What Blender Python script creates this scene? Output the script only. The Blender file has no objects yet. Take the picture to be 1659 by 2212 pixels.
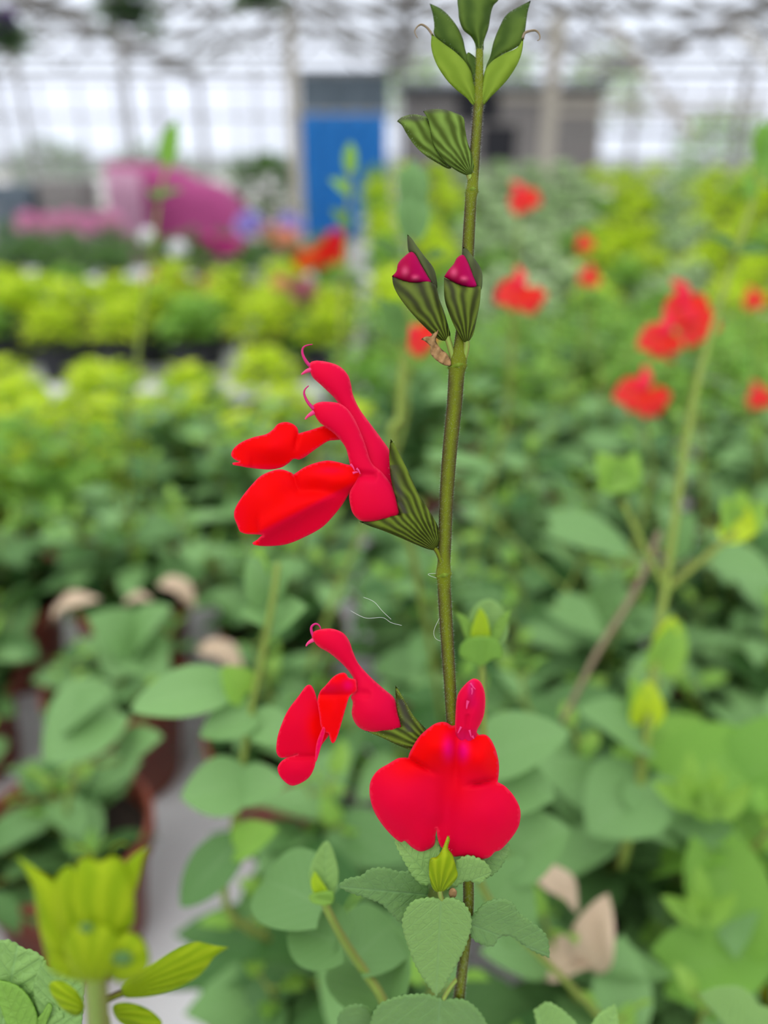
import bpy, math, random
import numpy as np
from mathutils import Vector, Matrix
from mathutils.geometry import delaunay_2d_cdt
R = math.radians
scene = bpy.context.scene
col = scene.collection
random.seed(7)

# ------------------------------------------------------------------ camera
F = 1609.0                      # focal length in pixels of the 1659 x 2212 frame
PITCH = R(24.9)
CAM = Vector((0, 0, 1.12))
FWD = Vector((0, math.cos(PITCH), -math.sin(PITCH)))
UP = Vector((0, math.sin(PITCH), math.cos(PITCH)))
RIGHT = Vector((1, 0, 0))
cam_data = bpy.data.cameras.new('camera')
cam = bpy.data.objects.new('camera', cam_data)
col.objects.link(cam)
cam.location = CAM
cam.rotation_euler = (math.pi/2 - PITCH, 0, 0)
cam_data.sensor_fit = 'HORIZONTAL'
cam_data.sensor_width = 36
cam_data.lens = 36*F/1659
cam_data.clip_start = .005
cam_data.clip_end = 300
cam_data.dof.use_dof = True
cam_data.dof.focus_distance = .1195
cam_data.dof.aperture_fstop = 9.8
scene.camera = cam

# ------------------------------------------------------------------ light
scene.view_settings.view_transform = 'Standard'
scene.view_settings.look = 'None'
scene.view_settings.gamma = 1
scene.view_settings.use_curve_mapping = False
scene.view_settings.exposure = 0.62
scene.cycles.transparent_max_bounces = 12
scene.cycles.max_bounces = 6
world = bpy.data.worlds.new('overcast_sky')
scene.world = world
world.use_nodes = True
nt = world.node_tree
bg = nt.nodes['Background']
tc = nt.nodes.new('ShaderNodeTexCoord')
sx = nt.nodes.new('ShaderNodeSeparateXYZ')
rmp = nt.nodes.new('ShaderNodeValToRGB')
nt.links.new(tc.outputs['Generated'], sx.inputs[0])
nt.links.new(sx.outputs['Z'], rmp.inputs[0])
e = rmp.color_ramp.elements
e[0].position = 0.0; e[0].color = (.10, .12, .08, 1)
e[1].position = 1.0; e[1].color = (1.0, .99, .95, 1)
for p, c in ((.012, (.50, .54, .60, 1)), (.15, (.56, .60, .69, 1)), (.42, (.80, .82, .85, 1))):
    k = e.new(p); k.color = c
nt.links.new(rmp.outputs[0], bg.inputs[0])
bg.inputs[1].default_value = 1.5
sun_d = bpy.data.lights.new('sun', 'SUN')
sun_d.energy = 1.7
sun_d.angle = R(40)
sun_d.color = (1, .97, .9)
sun = bpy.data.objects.new('sun', sun_d)
col.objects.link(sun)
sun.rotation_euler = (R(30), R(-18), 0)      # the bright part of the overcast, high and slightly behind the camera

# ------------------------------------------------------------------ pixels and points
def P(px, py, d):
    return CAM + (FWD + RIGHT*((px-829.5)/F) + UP*((1106-py)/F))*d
def proj(v):
    q = Vector(v) - CAM
    d = q.dot(FWD)
    return (829.5 + F*q.x/d, 1106 - F*q.dot(UP)/d, d)
def on_height(px, py, z):                     # the point of the level plane z seen at a pixel
    dr = FWD + RIGHT*((px-829.5)/F) + UP*((1106-py)/F)
    return CAM + dr*((z-CAM.z)/dr.z)
class Frame:
    """upright working plane at an axial distance D; z (in pixels) is relief towards the camera"""
    def __init__(s, D, tilt=None): s.D = D; s.tilt = tilt
    def __call__(s, x, y, z=0):
        d = s.D if s.tilt is None else s.D + s.tilt(x, y)
        return P(x, y, d*(1 - z/F))
def plant_depth(y):                           # the sage stalk leans a little away from the lens at both ends
    return .1195 + .007*max(0, (450-y)/450)**1.3 + .016*max(0, (y-1850)/360)**1.2
MAIN = Frame(0, lambda x, y: plant_depth(y))

# ------------------------------------------------------------------ materials
def nodes(m):
    m.use_nodes = True
    n = m.node_tree
    return n, n.nodes['Principled BSDF'], n.nodes['Material Output']
def N(n, t, **k):
    x = n.nodes.new(t)
    for a, b in k.items():
        if hasattr(x, a): setattr(x, a, b)
        else: x.inputs[a].default_value = b
    return x
def rgba(c): return (c[0], c[1], c[2], 1)
def mixc(n, f, a, b):
    x = n.nodes.new('ShaderNodeMix'); x.data_type = 'RGBA'
    for s, v in ((0, f), (6, a), (7, b)):
        if hasattr(v, 'is_output') or isinstance(v, bpy.types.NodeSocket): n.links.new(v, x.inputs[s])
        elif s == 0: x.inputs[0].default_value = v
        else: x.inputs[s].default_value = rgba(v)
    return x.outputs[2]
def M_(n, op, a, b=None, c=None, clamp=False):
    x = n.nodes.new('ShaderNodeMath'); x.operation = op; x.use_clamp = clamp
    for i, v in enumerate((a, b, c)):
        if v is None: continue
        if isinstance(v, bpy.types.NodeSocket): n.links.new(v, x.inputs[i])
        else: x.inputs[i].default_value = v
    return x.outputs[0]
def translucent_mix(n, pb, out, colour, fac):
    tr = n.nodes.new('ShaderNodeBsdfTranslucent')
    if isinstance(colour, bpy.types.NodeSocket): n.links.new(colour, tr.inputs[0])
    else: tr.inputs[0].default_value = rgba(colour)
    ms = n.nodes.new('ShaderNodeMixShader')
    ms.inputs[0].default_value = fac
    n.links.new(pb.outputs[0], ms.inputs[1]); n.links.new(tr.outputs[0], ms.inputs[2])
    n.links.new(ms.outputs[0], out.inputs[0])
def mat(name, c, rough=.6, c2=None, scale=8, spec=.3, metal=0, transl=0, bump=0, bscale=40):
    m = bpy.data.materials.new(name)
    n, pb, out = nodes(m)
    pb.inputs['Roughness'].default_value = rough
    pb.inputs['Specular IOR Level'].default_value = spec
    pb.inputs['Metallic'].default_value = metal
    tcn = N(n, 'ShaderNodeTexCoord')
    nz = N(n, 'ShaderNodeTexNoise', Scale=scale, Detail=4.0)
    n.links.new(tcn.outputs['Object'], nz.inputs['Vector'])
    c2 = c2 or tuple(min(1, x*1.25) for x in c)
    mx = mixc(n, nz.outputs[0], c, c2)
    n.links.new(mx, pb.inputs['Base Color'])
    if bump:
        nb = N(n, 'ShaderNodeTexNoise', Scale=bscale, Detail=4.0)
        n.links.new(tcn.outputs['Object'], nb.inputs['Vector'])
        b = N(n, 'ShaderNodeBump', Strength=bump, Distance=.002)
        n.links.new(nb.outputs[0], b.inputs['Height']); n.links.new(b.outputs[0], pb.inputs['Normal'])
    if transl: translucent_mix(n, pb, out, mx, transl)
    return m
def leaf_mat(name, c1, c2, vein, tcol, tf=.3, near=False, rough=.55):
    m = bpy.data.materials.new(name)
    n, pb, out = nodes(m)
    pb.inputs['Roughness'].default_value = rough
    pb.inputs['Specular IOR Level'].default_value = .25
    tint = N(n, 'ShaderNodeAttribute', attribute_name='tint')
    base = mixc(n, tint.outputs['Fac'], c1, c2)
    luv = N(n, 'ShaderNodeAttribute', attribute_name='luv')
    sp = N(n, 'ShaderNodeSeparateXYZ'); n.links.new(luv.outputs['Vector'], sp.inputs[0])
    av = M_(n, 'ABSOLUTE', sp.outputs[1])
    mid = M_(n, 'SUBTRACT', 1.0, M_(n, 'DIVIDE', av, .05), clamp=True)
    ph = M_(n, 'SUBTRACT', M_(n, 'MULTIPLY', sp.outputs[0], 7.0), M_(n, 'MULTIPLY', av, 2.6))
    pp = M_(n, 'PINGPONG', ph, .5)
    side = M_(n, 'SUBTRACT', 1.0, M_(n, 'DIVIDE', pp, .10), clamp=True)
    vm = M_(n, 'MAXIMUM', mid, M_(n, 'MULTIPLY', side, .6))
    tcn = N(n, 'ShaderNodeTexCoord')
    if near:
        vo = N(n, 'ShaderNodeTexVoronoi', Scale=750.0); vo.feature = 'DISTANCE_TO_EDGE'
        n.links.new(tcn.outputs['Object'], vo.inputs['Vector'])
        net = M_(n, 'SUBTRACT', 1.0, M_(n, 'DIVIDE', vo.outputs[0], .10), clamp=True)
        fine = M_(n, 'MAXIMUM', vm, M_(n, 'MULTIPLY', net, .35))
        nz = N(n, 'ShaderNodeTexNoise', Scale=300.0, Detail=3.0)
        n.links.new(tcn.outputs['Object'], nz.inputs['Vector'])
        base = mixc(n, M_(n, 'MULTIPLY', nz.outputs[0], .5), base, c2)
        hgt = M_(n, 'ADD', M_(n, 'MULTIPLY', fine, -1.0), M_(n, 'MULTIPLY', vo.outputs[0], .8))
        b = N(n, 'ShaderNodeBump', Strength=.4, Distance=.0003)
        n.links.new(hgt, b.inputs['Height']); n.links.new(b.outputs[0], pb.inputs['Normal'])
        vfac = M_(n, 'MULTIPLY', fine, .22)
    else:
        vfac = M_(n, 'MULTIPLY', vm, .25)
    fin = mixc(n, vfac, base, vein)
    n.links.new(fin, pb.inputs['Base Color'])
    translucent_mix(n, pb, out, tcol, tf)
    return m
def rib_mat(name, dark, light, tcol, tf=.25, flush=(.10, .05, .05), fl=.0):
    m = bpy.data.materials.new(name)              # luv.x = rib phase, luv.y = purple flush
    n, pb, out = nodes(m)
    pb.inputs['Roughness'].default_value = .65
    pb.inputs['Specular IOR Level'].default_value = .10
    luv = N(n, 'ShaderNodeAttribute', attribute_name='luv')
    sp = N(n, 'ShaderNodeSeparateXYZ'); n.links.new(luv.outputs['Vector'], sp.inputs[0])
    tcn = N(n, 'ShaderNodeTexCoord')
    nz = N(n, 'ShaderNodeTexNoise', Scale=350.0, Detail=4.0)
    n.links.new(tcn.outputs['Object'], nz.inputs['Vector'])
    nw = N(n, 'ShaderNodeTexNoise', Scale=220.0, Detail=1.0)
    n.links.new(tcn.outputs['Object'], nw.inputs['Vector'])
    ph = M_(n, 'ADD', sp.outputs[0], M_(n, 'MULTIPLY', nw.outputs[0], .9))
    s = M_(n, 'MULTIPLY_ADD', M_(n, 'SINE', M_(n, 'MULTIPLY', ph, 2*math.pi)), .5, .5)
    s2 = M_(n, 'ADD', s, M_(n, 'MULTIPLY_ADD', nz.outputs[0], .6, -.3), clamp=True)
    c = mixc(n, s2, dark, light)
    c = mixc(n, sp.outputs[1], c, flush)
    n.links.new(c, pb.inputs['Base Color'])
    n.links.new(M_(n, 'MULTIPLY', s, 1.0), (b := N(n, 'ShaderNodeBump', Strength=.8, Distance=.0003)).inputs['Height'])
    n.links.new(b.outputs[0], pb.inputs['Normal'])
    if tf: translucent_mix(n, pb, out, tcol, tf)
    return m
def petal_mat(name, scarlet, crimson, magenta, tf=.35):
    m = bpy.data.materials.new(name)              # luv.x scarlet > crimson, luv.y magenta, luv.z rim
    n, pb, out = nodes(m)
    pb.inputs['Roughness'].default_value = .6
    pb.inputs['Specular IOR Level'].default_value = .06
    pb.inputs['Sheen Weight'].default_value = .06
    pb.inputs['Sheen Tint'].default_value = (1, .15, .35, 1)
    luv = N(n, 'ShaderNodeAttribute', attribute_name='luv')
    sp = N(n, 'ShaderNodeSeparateXYZ'); n.links.new(luv.outputs['Vector'], sp.inputs[0])
    tcn = N(n, 'ShaderNodeTexCoord')
    nz = N(n, 'ShaderNodeTexNoise', Scale=260.0, Detail=4.0)
    n.links.new(tcn.outputs['Object'], nz.inputs['Vector'])
    fx = M_(n, 'ADD', sp.outputs[0], M_(n, 'MULTIPLY_ADD', nz.outputs[0], .3, -.15), clamp=True)
    c = mixc(n, fx, scarlet, crimson)
    c = mixc(n, sp.outputs[1], c, magenta)
    c = mixc(n, M_(n, 'MULTIPLY', sp.outputs[2], .8), c, (.95, .03, .09))
    n.links.new(c, pb.inputs['Base Color'])
    b = N(n, 'ShaderNodeBump', Strength=.12, Distance=.0002)
    n2 = N(n, 'ShaderNodeTexNoise', Scale=1800.0, Detail=2.0)
    n.links.new(tcn.outputs['Object'], n2.inputs['Vector'])
    n.links.new(n2.outputs[0], b.inputs['Height']); n.links.new(b.outputs[0], pb.inputs['Normal'])
    translucent_mix(n, pb, out, c, tf)
    return m
def stem_mat(name, green, brown, tf=0):
    m = bpy.data.materials.new(name)              # luv.x = angle round the stem, luv.y = length
    n, pb, out = nodes(m)
    pb.inputs['Roughness'].default_value = .65
    pb.inputs['Specular IOR Level'].default_value = .12
    luv = N(n, 'ShaderNodeAttribute', attribute_name='luv')
    sp = N(n, 'ShaderNodeSeparateXYZ'); n.links.new(luv.outputs['Vector'], sp.inputs[0])
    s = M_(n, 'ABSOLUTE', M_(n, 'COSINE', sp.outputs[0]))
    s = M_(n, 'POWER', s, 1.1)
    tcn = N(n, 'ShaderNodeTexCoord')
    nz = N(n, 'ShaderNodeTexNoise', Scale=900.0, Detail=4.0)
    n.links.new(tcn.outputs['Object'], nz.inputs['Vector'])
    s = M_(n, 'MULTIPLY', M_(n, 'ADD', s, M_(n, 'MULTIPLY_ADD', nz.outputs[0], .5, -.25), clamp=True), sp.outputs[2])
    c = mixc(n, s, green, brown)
    n.links.new(c, pb.inputs['Base Color'])
    return m
MT = {}
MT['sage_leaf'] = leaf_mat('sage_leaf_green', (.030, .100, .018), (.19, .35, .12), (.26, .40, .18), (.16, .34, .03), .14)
MT['near_leaf'] = leaf_mat('sage_leaf_near', (.075, .17, .065), (.24, .41, .11), (.22, .40, .20), (.22, .45, .08), .22, near=True)
MT['young_leaf'] = leaf_mat('young_sage_leaf', (.16, .36, .05), (.28, .46, .08), (.32, .50, .14), (.35, .60, .05), .35, near=True)
MT['lime_leaf'] = leaf_mat('lime_leaf', (.36, .52, .015), (.68, .78, .04), (.5, .62, .12), (.55, .75, .03), .4)
MT['mid_leaf'] = leaf_mat('fresh_green_leaf', (.13, .30, .04), (.25, .46, .07), (.30, .5, .15), (.3, .55, .05), .35)
MT['pale_leaf'] = leaf_mat('pale_grey_green_leaf', (.34, .50, .20), (.60, .72, .42), (.5, .6, .4), (.3, .5, .2), .25)
MT['dark_leaf'] = leaf_mat('dark_green_leaf', (.04, .12, .03), (.11, .22, .05), (.15, .3, .1), (.15, .3, .04), .25)
MT['calyx'] = rib_mat('ribbed_calyx', (.032, .040, .004), (.135, .19, .018), (.18, .3, .02), .12, flush=(.045, .035, .035))
MT['bud_calyx'] = rib_mat('ribbed_bud', (.055, .085, .008), (.17, .27, .045), (.22, .35, .04), .2, flush=(.06, .05, .04))
MT['bract_light'] = rib_mat('pale_bract', (.17, .26, .02), (.22, .32, .03), (.35, .5, .03), .3)
MT['bract_dark'] = rib_mat('dark_bract', (.040, .080, .008), (.09, .15, .020), (.14, .26, .03), .2)
MT['lime_bud'] = rib_mat('lime_bud', (.22, .33, .006), (.34, .44, .012), (.5, .65, .01), .35, flush=(.30, .20, .01))
MT['petal'] = petal_mat('scarlet_petal', (.88, .0, .0), (.74, .0, .040), (.80, .0, .20))
MT['hood'] = petal_mat('crimson_hood', (.70, .0, .020), (.60, .0, .055), (.62, .01, .16), .15)
MT['blur_petal'] = petal_mat('red_petal_far', (.82, .04, .015), (.80, .03, .04), (.78, .07, .06))
MT['magenta_bud'] = petal_mat('magenta_petal_bud', (.36, .0, .045), (.42, .0, .09), (.75, .10, .22), .2)
MT['style'] = mat('magenta_style', (.55, .01, .16), .4, transl=.3)
MT['pink_stamen'] = mat('pink_stamen', (.75, .05, .22), .4, transl=.3)
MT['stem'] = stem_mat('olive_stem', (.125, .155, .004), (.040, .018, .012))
MT['stem_green'] = stem_mat('green_stem', (.22, .33, .06), (.20, .20, .05))
MT['woody'] = mat('woody_stem', (.16, .11, .07), .7, (.26, .20, .12))
MT['hair'] = mat('pale_hair', (.50, .52, .44), .5, transl=.5)
MT['red_hair'] = mat('red_fuzz', (.75, .05, .14), .5, transl=.5)
MT['dry'] = mat('dried_leaf', (.17, .085, .03), .8, (.50, .30, .13), 300, bump=.5, bscale=500)
MT['dry_pale'] = mat('pale_dried_leaf', (.50, .36, .24), .8, (.66, .52, .38), 60, transl=.2)
MT['terracotta'] = mat('terracotta_plastic', (.20, .048, .028), .5, (.26, .07, .04), 30)
MT['black_pot'] = mat('black_plastic', (.018, .018, .022), .45, (.03, .03, .04), 30)
MT['soil'] = mat('potting_soil', (.018, .012, .009), .95, (.05, .035, .025), 200, bump=.8, bscale=300)
MT['fabric'] = mat('white_bench_fabric', (.68, .68, .70), .85, (.80, .80, .82), 25, bump=.3, bscale=600)
MT['steel'] = mat('galvanised_steel', (.35, .36, .37), .45, (.45, .46, .47), 12, metal=.6)
MT['beige_post'] = mat('beige_painted_post', (.36, .32, .26), .7, (.46, .42, .36), 8)
MT['grey_bar'] = mat('grey_roof_bar', (.27, .26, .26), .7, (.36, .34, .33), 8)
MT['dark_bar'] = mat('dark_roof_bar', (.16, .155, .15), .7, (.22, .21, .20), 8)
MT['concrete'] = mat('concrete_floor', (.26, .25, .24), .9, (.36, .35, .33), 3, bump=.3)
MT['blue'] = mat('blue_tarpaulin', (.008, .14, .46), .45, (.02, .20, .56), 3, transl=.15)
MT['grey_net'] = mat('grey_shade_net', (.10, .13, .16), .8, (.17, .21, .25), 5, transl=.2)
MT['magenta_cloth'] = mat('magenta_cloth', (.33, .045, .165), .7, (.44, .07, .23), 4, transl=.15)
MT['mauve_cloth'] = mat('mauve_cloth', (.40, .20, .30), .7, (.50, .28, .38), 4, transl=.15)
MT['shed'] = mat('weathered_board', (.17, .155, .15), .85, (.26, .24, .23), 4)
MT['painted_shade'] = mat('opening_shade_paint', (.02, .02, .024), .9)  # near-black colour standing in for the shade inside the shed
MT['silk'] = mat('spider_silk', (.8, .82, .8), .3, transl=.5)
for k, c in dict(pink=(.66, .32, .48), magenta=(.60, .05, .32), white=(.85, .82, .90), red=(.85, .03, .02), orange=(.85, .14, .03),
                 crimson=(.72, .02, .06), purple=(.20, .09, .32), peach=(.75, .38, .25), yellow=(.75, .55, .15), lilac=(.42, .36, .70), mauve=(.5, .18, .24)).items():
    MT['bloom_'+k] = mat(k+'_blossom', c, .6, transl=.3)
def glass_mat(name, tint, fac, dcol):
    m = bpy.data.materials.new(name)
    n, pb, out = nodes(m)
    n.nodes.remove(pb)
    t = N(n, 'ShaderNodeBsdfTransparent'); t.inputs[0].default_value = rgba(tint)
    d = N(n, 'ShaderNodeBsdfTranslucent'); d.inputs[0].default_value = rgba(dcol)
    g = N(n, 'ShaderNodeBsdfGlossy'); g.inputs[1].default_value = .15
    m1 = N(n, 'ShaderNodeMixShader'); m1.inputs[0].default_value = fac
    n.links.new(t.outputs[0], m1.inputs[1]); n.links.new(d.outputs[0], m1.inputs[2])
    m2 = N(n, 'ShaderNodeMixShader'); m2.inputs[0].default_value = .04
    n.links.new(m1.outputs[0], m2.inputs[1]); n.links.new(g.outputs[0], m2.inputs[2])
    n.links.new(m2.outputs[0], out.inputs[0])
    return m
MT['glass'] = glass_mat('greenhouse_glass', (.93, .95, .97), .12, (.9, .9, .92))
MT['film'] = glass_mat('dusty_wall_film', (.96, .96, .98), .10, (.85, .87, .88))

# ------------------------------------------------------------------ mesh building
ROOT = {}
class MB:
    def __init__(s): s.v = []; s.f = []; s.luv = []; s.t = []
    def add(s, vs, fs, luv=None, tint=.5):
        o = len(s.v)
        s.v += [tuple(p) for p in vs]
        s.f += [tuple(i+o for i in f) for f in fs]
        n = len(vs)
        s.luv += luv if luv is not None else [(0, .5, 0)]*n
        s.t += tint if isinstance(tint, list) else [tint]*n
        return s
    def build(s, name, m, parent=None, smooth=True, solid=0):
        me = bpy.data.meshes.new(name)
        root = parent
        off = Vector((0, 0, 0))
        while root is not None:
            off += Vector(root.location); root = root.parent
        me.from_pydata([(a-off.x, b-off.y, c-off.z) for a, b, c in s.v], [], s.f)
        at = me.attributes.new('luv', 'FLOAT_VECTOR', 'POINT')
        at.data.foreach_set('vector', [x for p in s.luv for x in p])
        at = me.attributes.new('tint', 'FLOAT', 'POINT')
        at.data.foreach_set('value', s.t)
        me.materials.append(MT[m] if isinstance(m, str) else m)
        if smooth: me.polygons.foreach_set('use_smooth', [True]*len(me.polygons))
        me.update()
        o = bpy.data.objects.new(name, me)
        col.objects.link(o)
        if parent is not None: o.parent = parent
        if solid:
            md = o.modifiers.new('thickness', 'SOLIDIFY'); md.thickness = solid; md.offset = 0
        return o
    # --- solids
    def box(s, c, sz, rot=None):
        c = Vector(c); h = Vector(sz)/2
        vs = [Vector((x*h.x, y*h.y, z*h.z)) for x in (-1, 1) for y in (-1, 1) for z in (-1, 1)]
        if rot is not None: vs = [rot @ v for v in vs]
        return s.add([c+v for v in vs], [(0, 1, 3, 2), (4, 6, 7, 5), (0, 4, 5, 1), (2, 3, 7, 6), (0, 2, 6, 4), (1, 5, 7, 3)])
    def bar(s, a, b, w, h=None):
        a = Vector(a); b = Vector(b); d = b-a
        q = d.to_track_quat('Z', 'Y').to_matrix()
        return s.box((a+b)/2, (w, h or w, d.length), q)
    def tube(s, pts, rad, n=8, square=0, flag=1.0, tint=.5, cap=True):
        pts = [Vector(p) for p in pts]
        if not isinstance(rad, (list, tuple)): rad = [rad]*len(pts)
        prev = None; vs = []; luv = []; L = 0
        for i, p in enumerate(pts):
            d = (pts[min(i+1, len(pts)-1)] - pts[max(i-1, 0)]).normalized()
            if i: L += (p-pts[i-1]).length
            x = (RIGHT - d*RIGHT.dot(d)) if prev is None else (prev - d*prev.dot(d))
            if x.length < 1e-4: x = Vector((0, 1, 0)) - d*d.y
            x.normalize(); y = d.cross(x); prev = x
            for k in range(n):
                a = 2*math.pi*k/n
                r = rad[i]*(1 + square*(abs(math.sin(2*(a)))-.5))
                vs.append(p + (x*math.cos(a) + y*math.sin(a))*r)
                luv.append((a, L*100, flag if not isinstance(flag, list) else flag[i]))
        fs = [(i*n+k, i*n+(k+1) % n, (i+1)*n+(k+1) % n, (i+1)*n+k) for i in range(len(pts)-1) for k in range(n)]
        if cap:
            fs.append(tuple(range(n))[::-1]); fs.append(tuple((len(pts)-1)*n+k for k in range(n)))
        return s.add(vs, fs, luv, tint)
    def lathe(s, c, prof, n=28, a0=0):
        c = Vector(c); m = len(prof)
        vs = [c + Vector((r*math.cos(2*math.pi*k/n), r*math.sin(2*math.pi*k/n), z)) for (r, z) in prof for k in range(n)]
        fs = [(i*n+k, i*n+(k+1) % n, (i+1)*n+(k+1) % n, (i+1)*n+k) for i in range(m-1) for k in range(n)]
        return s.add(vs, fs)
    def spike(s, p, d, L, r):
        d = Vector(d).normalized(); x = d.orthogonal().normalized(); y = d.cross(x)
        p = Vector(p)
        vs = [p + (x*math.cos(a)+y*math.sin(a))*r for a in (0, 2.1, 4.2)] + [p + d*L + x*L*.25]
        return s.add(vs, [(0, 1, 3), (1, 2, 3), (2, 0, 3)])
    # --- thin or inflated shapes from an outline
    def sheet(s, fr, outline, z=None, luv=None, step=5, teeth=0, tooth=9, tint=.5):
        loop = smooth_loop(outline, step*.7)
        if teeth: loop = crenate(loop, teeth, tooth)
        pts, tris, nb, dist = tri_fill(loop, step)
        vs = []; lv = []
        for i, (x, y) in enumerate(pts):
            vs.append(fr(x, y, z(x, y, dist[i]) if z else 0))
            lv.append(luv(x, y, dist[i]) if luv else (0, .5, 0))
        return s.add(vs, tris, lv, tint)
    def inflate(s, fr, outline, depth=1.0, z0=None, luv=None, step=5, back=1.0, relief=None, tint=.5):
        loop = smooth_loop(outline, step*.7)
        pts, tris, nb, dist = tri_fill(loop, step)
        h = poisson(pts, tris, nb)
        n = len(pts); vs = []; lv = []; idx = {}
        for i, (x, y) in enumerate(pts):
            z = z0(x, y) if z0 else 0
            dz = h[i]*depth
            if relief: dz += relief(x, y, dist[i])*min(1, dist[i]/6)
            vs.append(fr(x, y, z+dz)); lv.append(luv(x, y, dist[i]) if luv else (0, 0, 0))
        for i, (x, y) in enumerate(pts):
            if nb[i]: idx[i] = i
            else:
                idx[i] = len(vs)
                z = z0(x, y) if z0 else 0
                vs.append(fr(x, y, z-h[i]*depth*back)); lv.append(luv(x, y, dist[i]) if luv else (0, 0, 0))
        return s.add(vs, list(tris)+[(idx[c], idx[b], idx[a]) for a, b, c in tris], lv, tint)
    # --- a leaf as a curved blade
    def leaf(s, base, tip, nrm, w, nu=7, nv=2, droop=.15, fold=.25, wave=.0, teeth=0, tint=.5, cord=0, petiole=0):
        base = Vector(base); tip = Vector(tip); d = tip-base; L = d.length
        if L < 1e-6: return s
        d.normalize(); nrm = Vector(nrm); nrm = nrm - d*nrm.dot(d)
        if nrm.length < 1e-4: nrm = d.orthogonal()
        nrm.normalize(); side = d.cross(nrm)
        vs = []; luv = []
        for i in range(nu+1):
            u = i/nu
            hw = w*.5*(math.sin(math.pi*min(1, .06+.94*u)**.72))**.75 if u < 1 else 0
            if teeth: hw *= 1 + teeth*(.5-abs((u*9) % 1-.5))
            for j in range(-nv, nv+1):
                v = j/nv
                uu = u - (cord*abs(v)**1.5*(1-u)**3)
                z = fold*abs(v)*hw + droop*L*(4*u*(1-u))*.5 - droop*L*u*.2
                z += wave*hw*math.sin(u*9+v*4)
                vs.append(base + d*(uu*L) + side*(v*hw) + nrm*z); luv.append((u, v, 0))
        m = 2*nv+1
        fs = [(i*m+j, i*m+j+1, (i+1)*m+j+1, (i+1)*m+j) for i in range(nu) for j in range(m-1)]
        return s.add(vs, fs, luv, tint)

def smooth_loop(o, step):
    n = len(o); out = []
    for i in range(n):
        p0, p1, p2, p3 = [o[(i+k-1) % n] for k in range(4)]
        a = np.array(p1[:2], float); b = np.array(p2[:2], float)
        m1 = (b-np.array(p0[:2]))*.5 if len(p1) < 3 else (b-a)*.6
        m2 = (np.array(p3[:2])-a)*.5 if len(p2) < 3 else (b-a)*.6
        L = np.linalg.norm(b-a)
        for mm in (m1, m2):
            q = np.linalg.norm(mm)
            if q > L*1.2: mm *= L*1.2/q
        k = max(1, int(round(L/step)))
        for j in range(k):
            t = j/k
            out.append(tuple((2*t**3-3*t*t+1)*a+(t**3-2*t*t+t)*m1+(-2*t**3+3*t*t)*b+(t**3-t*t)*m2))
    return out
def crenate(loop, amp, period):
    n = len(loop); out = []; L = 0
    a = np.array(loop); ar = .5*np.sum(a[:, 0]*np.roll(a[:, 1], -1)-np.roll(a[:, 0], -1)*a[:, 1])
    sg = 1 if ar > 0 else -1
    for i in range(n):
        p = a[i]; d = a[(i+1) % n]-a[i-1]; q = np.linalg.norm(d)+1e-9
        nr = np.array((d[1], -d[0]))/q*sg
        L += np.linalg.norm(a[i]-a[i-1])
        out.append(tuple(p + nr*amp*(abs(math.sin(math.pi*L/period))-.5)))
    return out
def tri_fill(loop, step):
    a = np.array(loop); x0, y0 = a.min(0); x1, y1 = a.max(0)
    if (x1-x0)*(y1-y0)/(step*step*.87) > 2600: step = math.sqrt((x1-x0)*(y1-y0)/(.87*2600))
    b = np.roll(a, -1, 0)
    def dist(p):
        ab = b-a; t = np.clip(((p-a)*ab).sum(1)/((ab*ab).sum(1)+1e-12), 0, 1)
        return np.sqrt((((a+ab*t[:, None])-p)**2).sum(1).min())
    def inside(p):
        c = ((a[:, 1] > p[1]) != (b[:, 1] > p[1]))
        xi = (b[:, 0]-a[:, 0])*(p[1]-a[:, 1])/(b[:, 1]-a[:, 1]+1e-12)+a[:, 0]
        return (np.count_nonzero(c & (p[0] < xi)) % 2) == 1
    pts = [Vector(p) for p in loop]; nloop = len(pts)
    r = 0; y = y0+step*.5
    while y < y1:
        x = x0+step*(.5 if r % 2 else 0)
        while x < x1:
            p = np.array((x, y))
            if inside(p) and dist(p) > step*.45: pts.append(Vector((x, y)))
            x += step
        y += step*.866; r += 1
    res = delaunay_2d_cdt(pts, [], [list(range(nloop))], 1, 1e-4)
    V = [(v.x, v.y) for v in res[0]]
    bd = {}
    for t in res[2]:
        for k in range(len(t)):
            ed = tuple(sorted((t[k], t[(k+1) % len(t)]))); bd[ed] = bd.get(ed, 0)+1
    nb = [False]*len(V)
    for (i, j), c in bd.items():
        if c == 1: nb[i] = nb[j] = True
    tris = []
    for t in res[2]:
        (ax, ay), (bx, by), (cx, cy) = V[t[0]], V[t[1]], V[t[2]]
        tris.append(tuple(t) if (bx-ax)*(cy-ay)-(by-ay)*(cx-ax) < 0 else (t[0], t[2], t[1]))
    d = [0 if nb[i] else dist(np.array(V[i])) for i in range(len(V))]
    return V, tris, nb, d
def poisson(V, tris, nb):
    n = len(V); A = np.zeros((n, n)); rhs = np.zeros(n); P2 = np.array(V)
    for t in tris:
        for k in range(3):
            i, j, l = t[k], t[(k+1) % 3], t[(k+2) % 3]
            u = P2[i]-P2[l]; w = P2[j]-P2[l]
            cr = abs(u[0]*w[1]-u[1]*w[0])+1e-9; ct = max(.02, float(u@w)/cr)*.5
            A[i, j] -= ct; A[j, i] -= ct; A[i, i] += ct; A[j, j] += ct
        ar = cr/2/3
        for k in t: rhs[k] += ar
    b = np.array(nb)
    A[b] = 0; A[b, b] = 1; rhs[b] = 0
    h = np.linalg.solve(A, rhs)
    return np.sqrt(np.maximum(0, 2*h))
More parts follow.
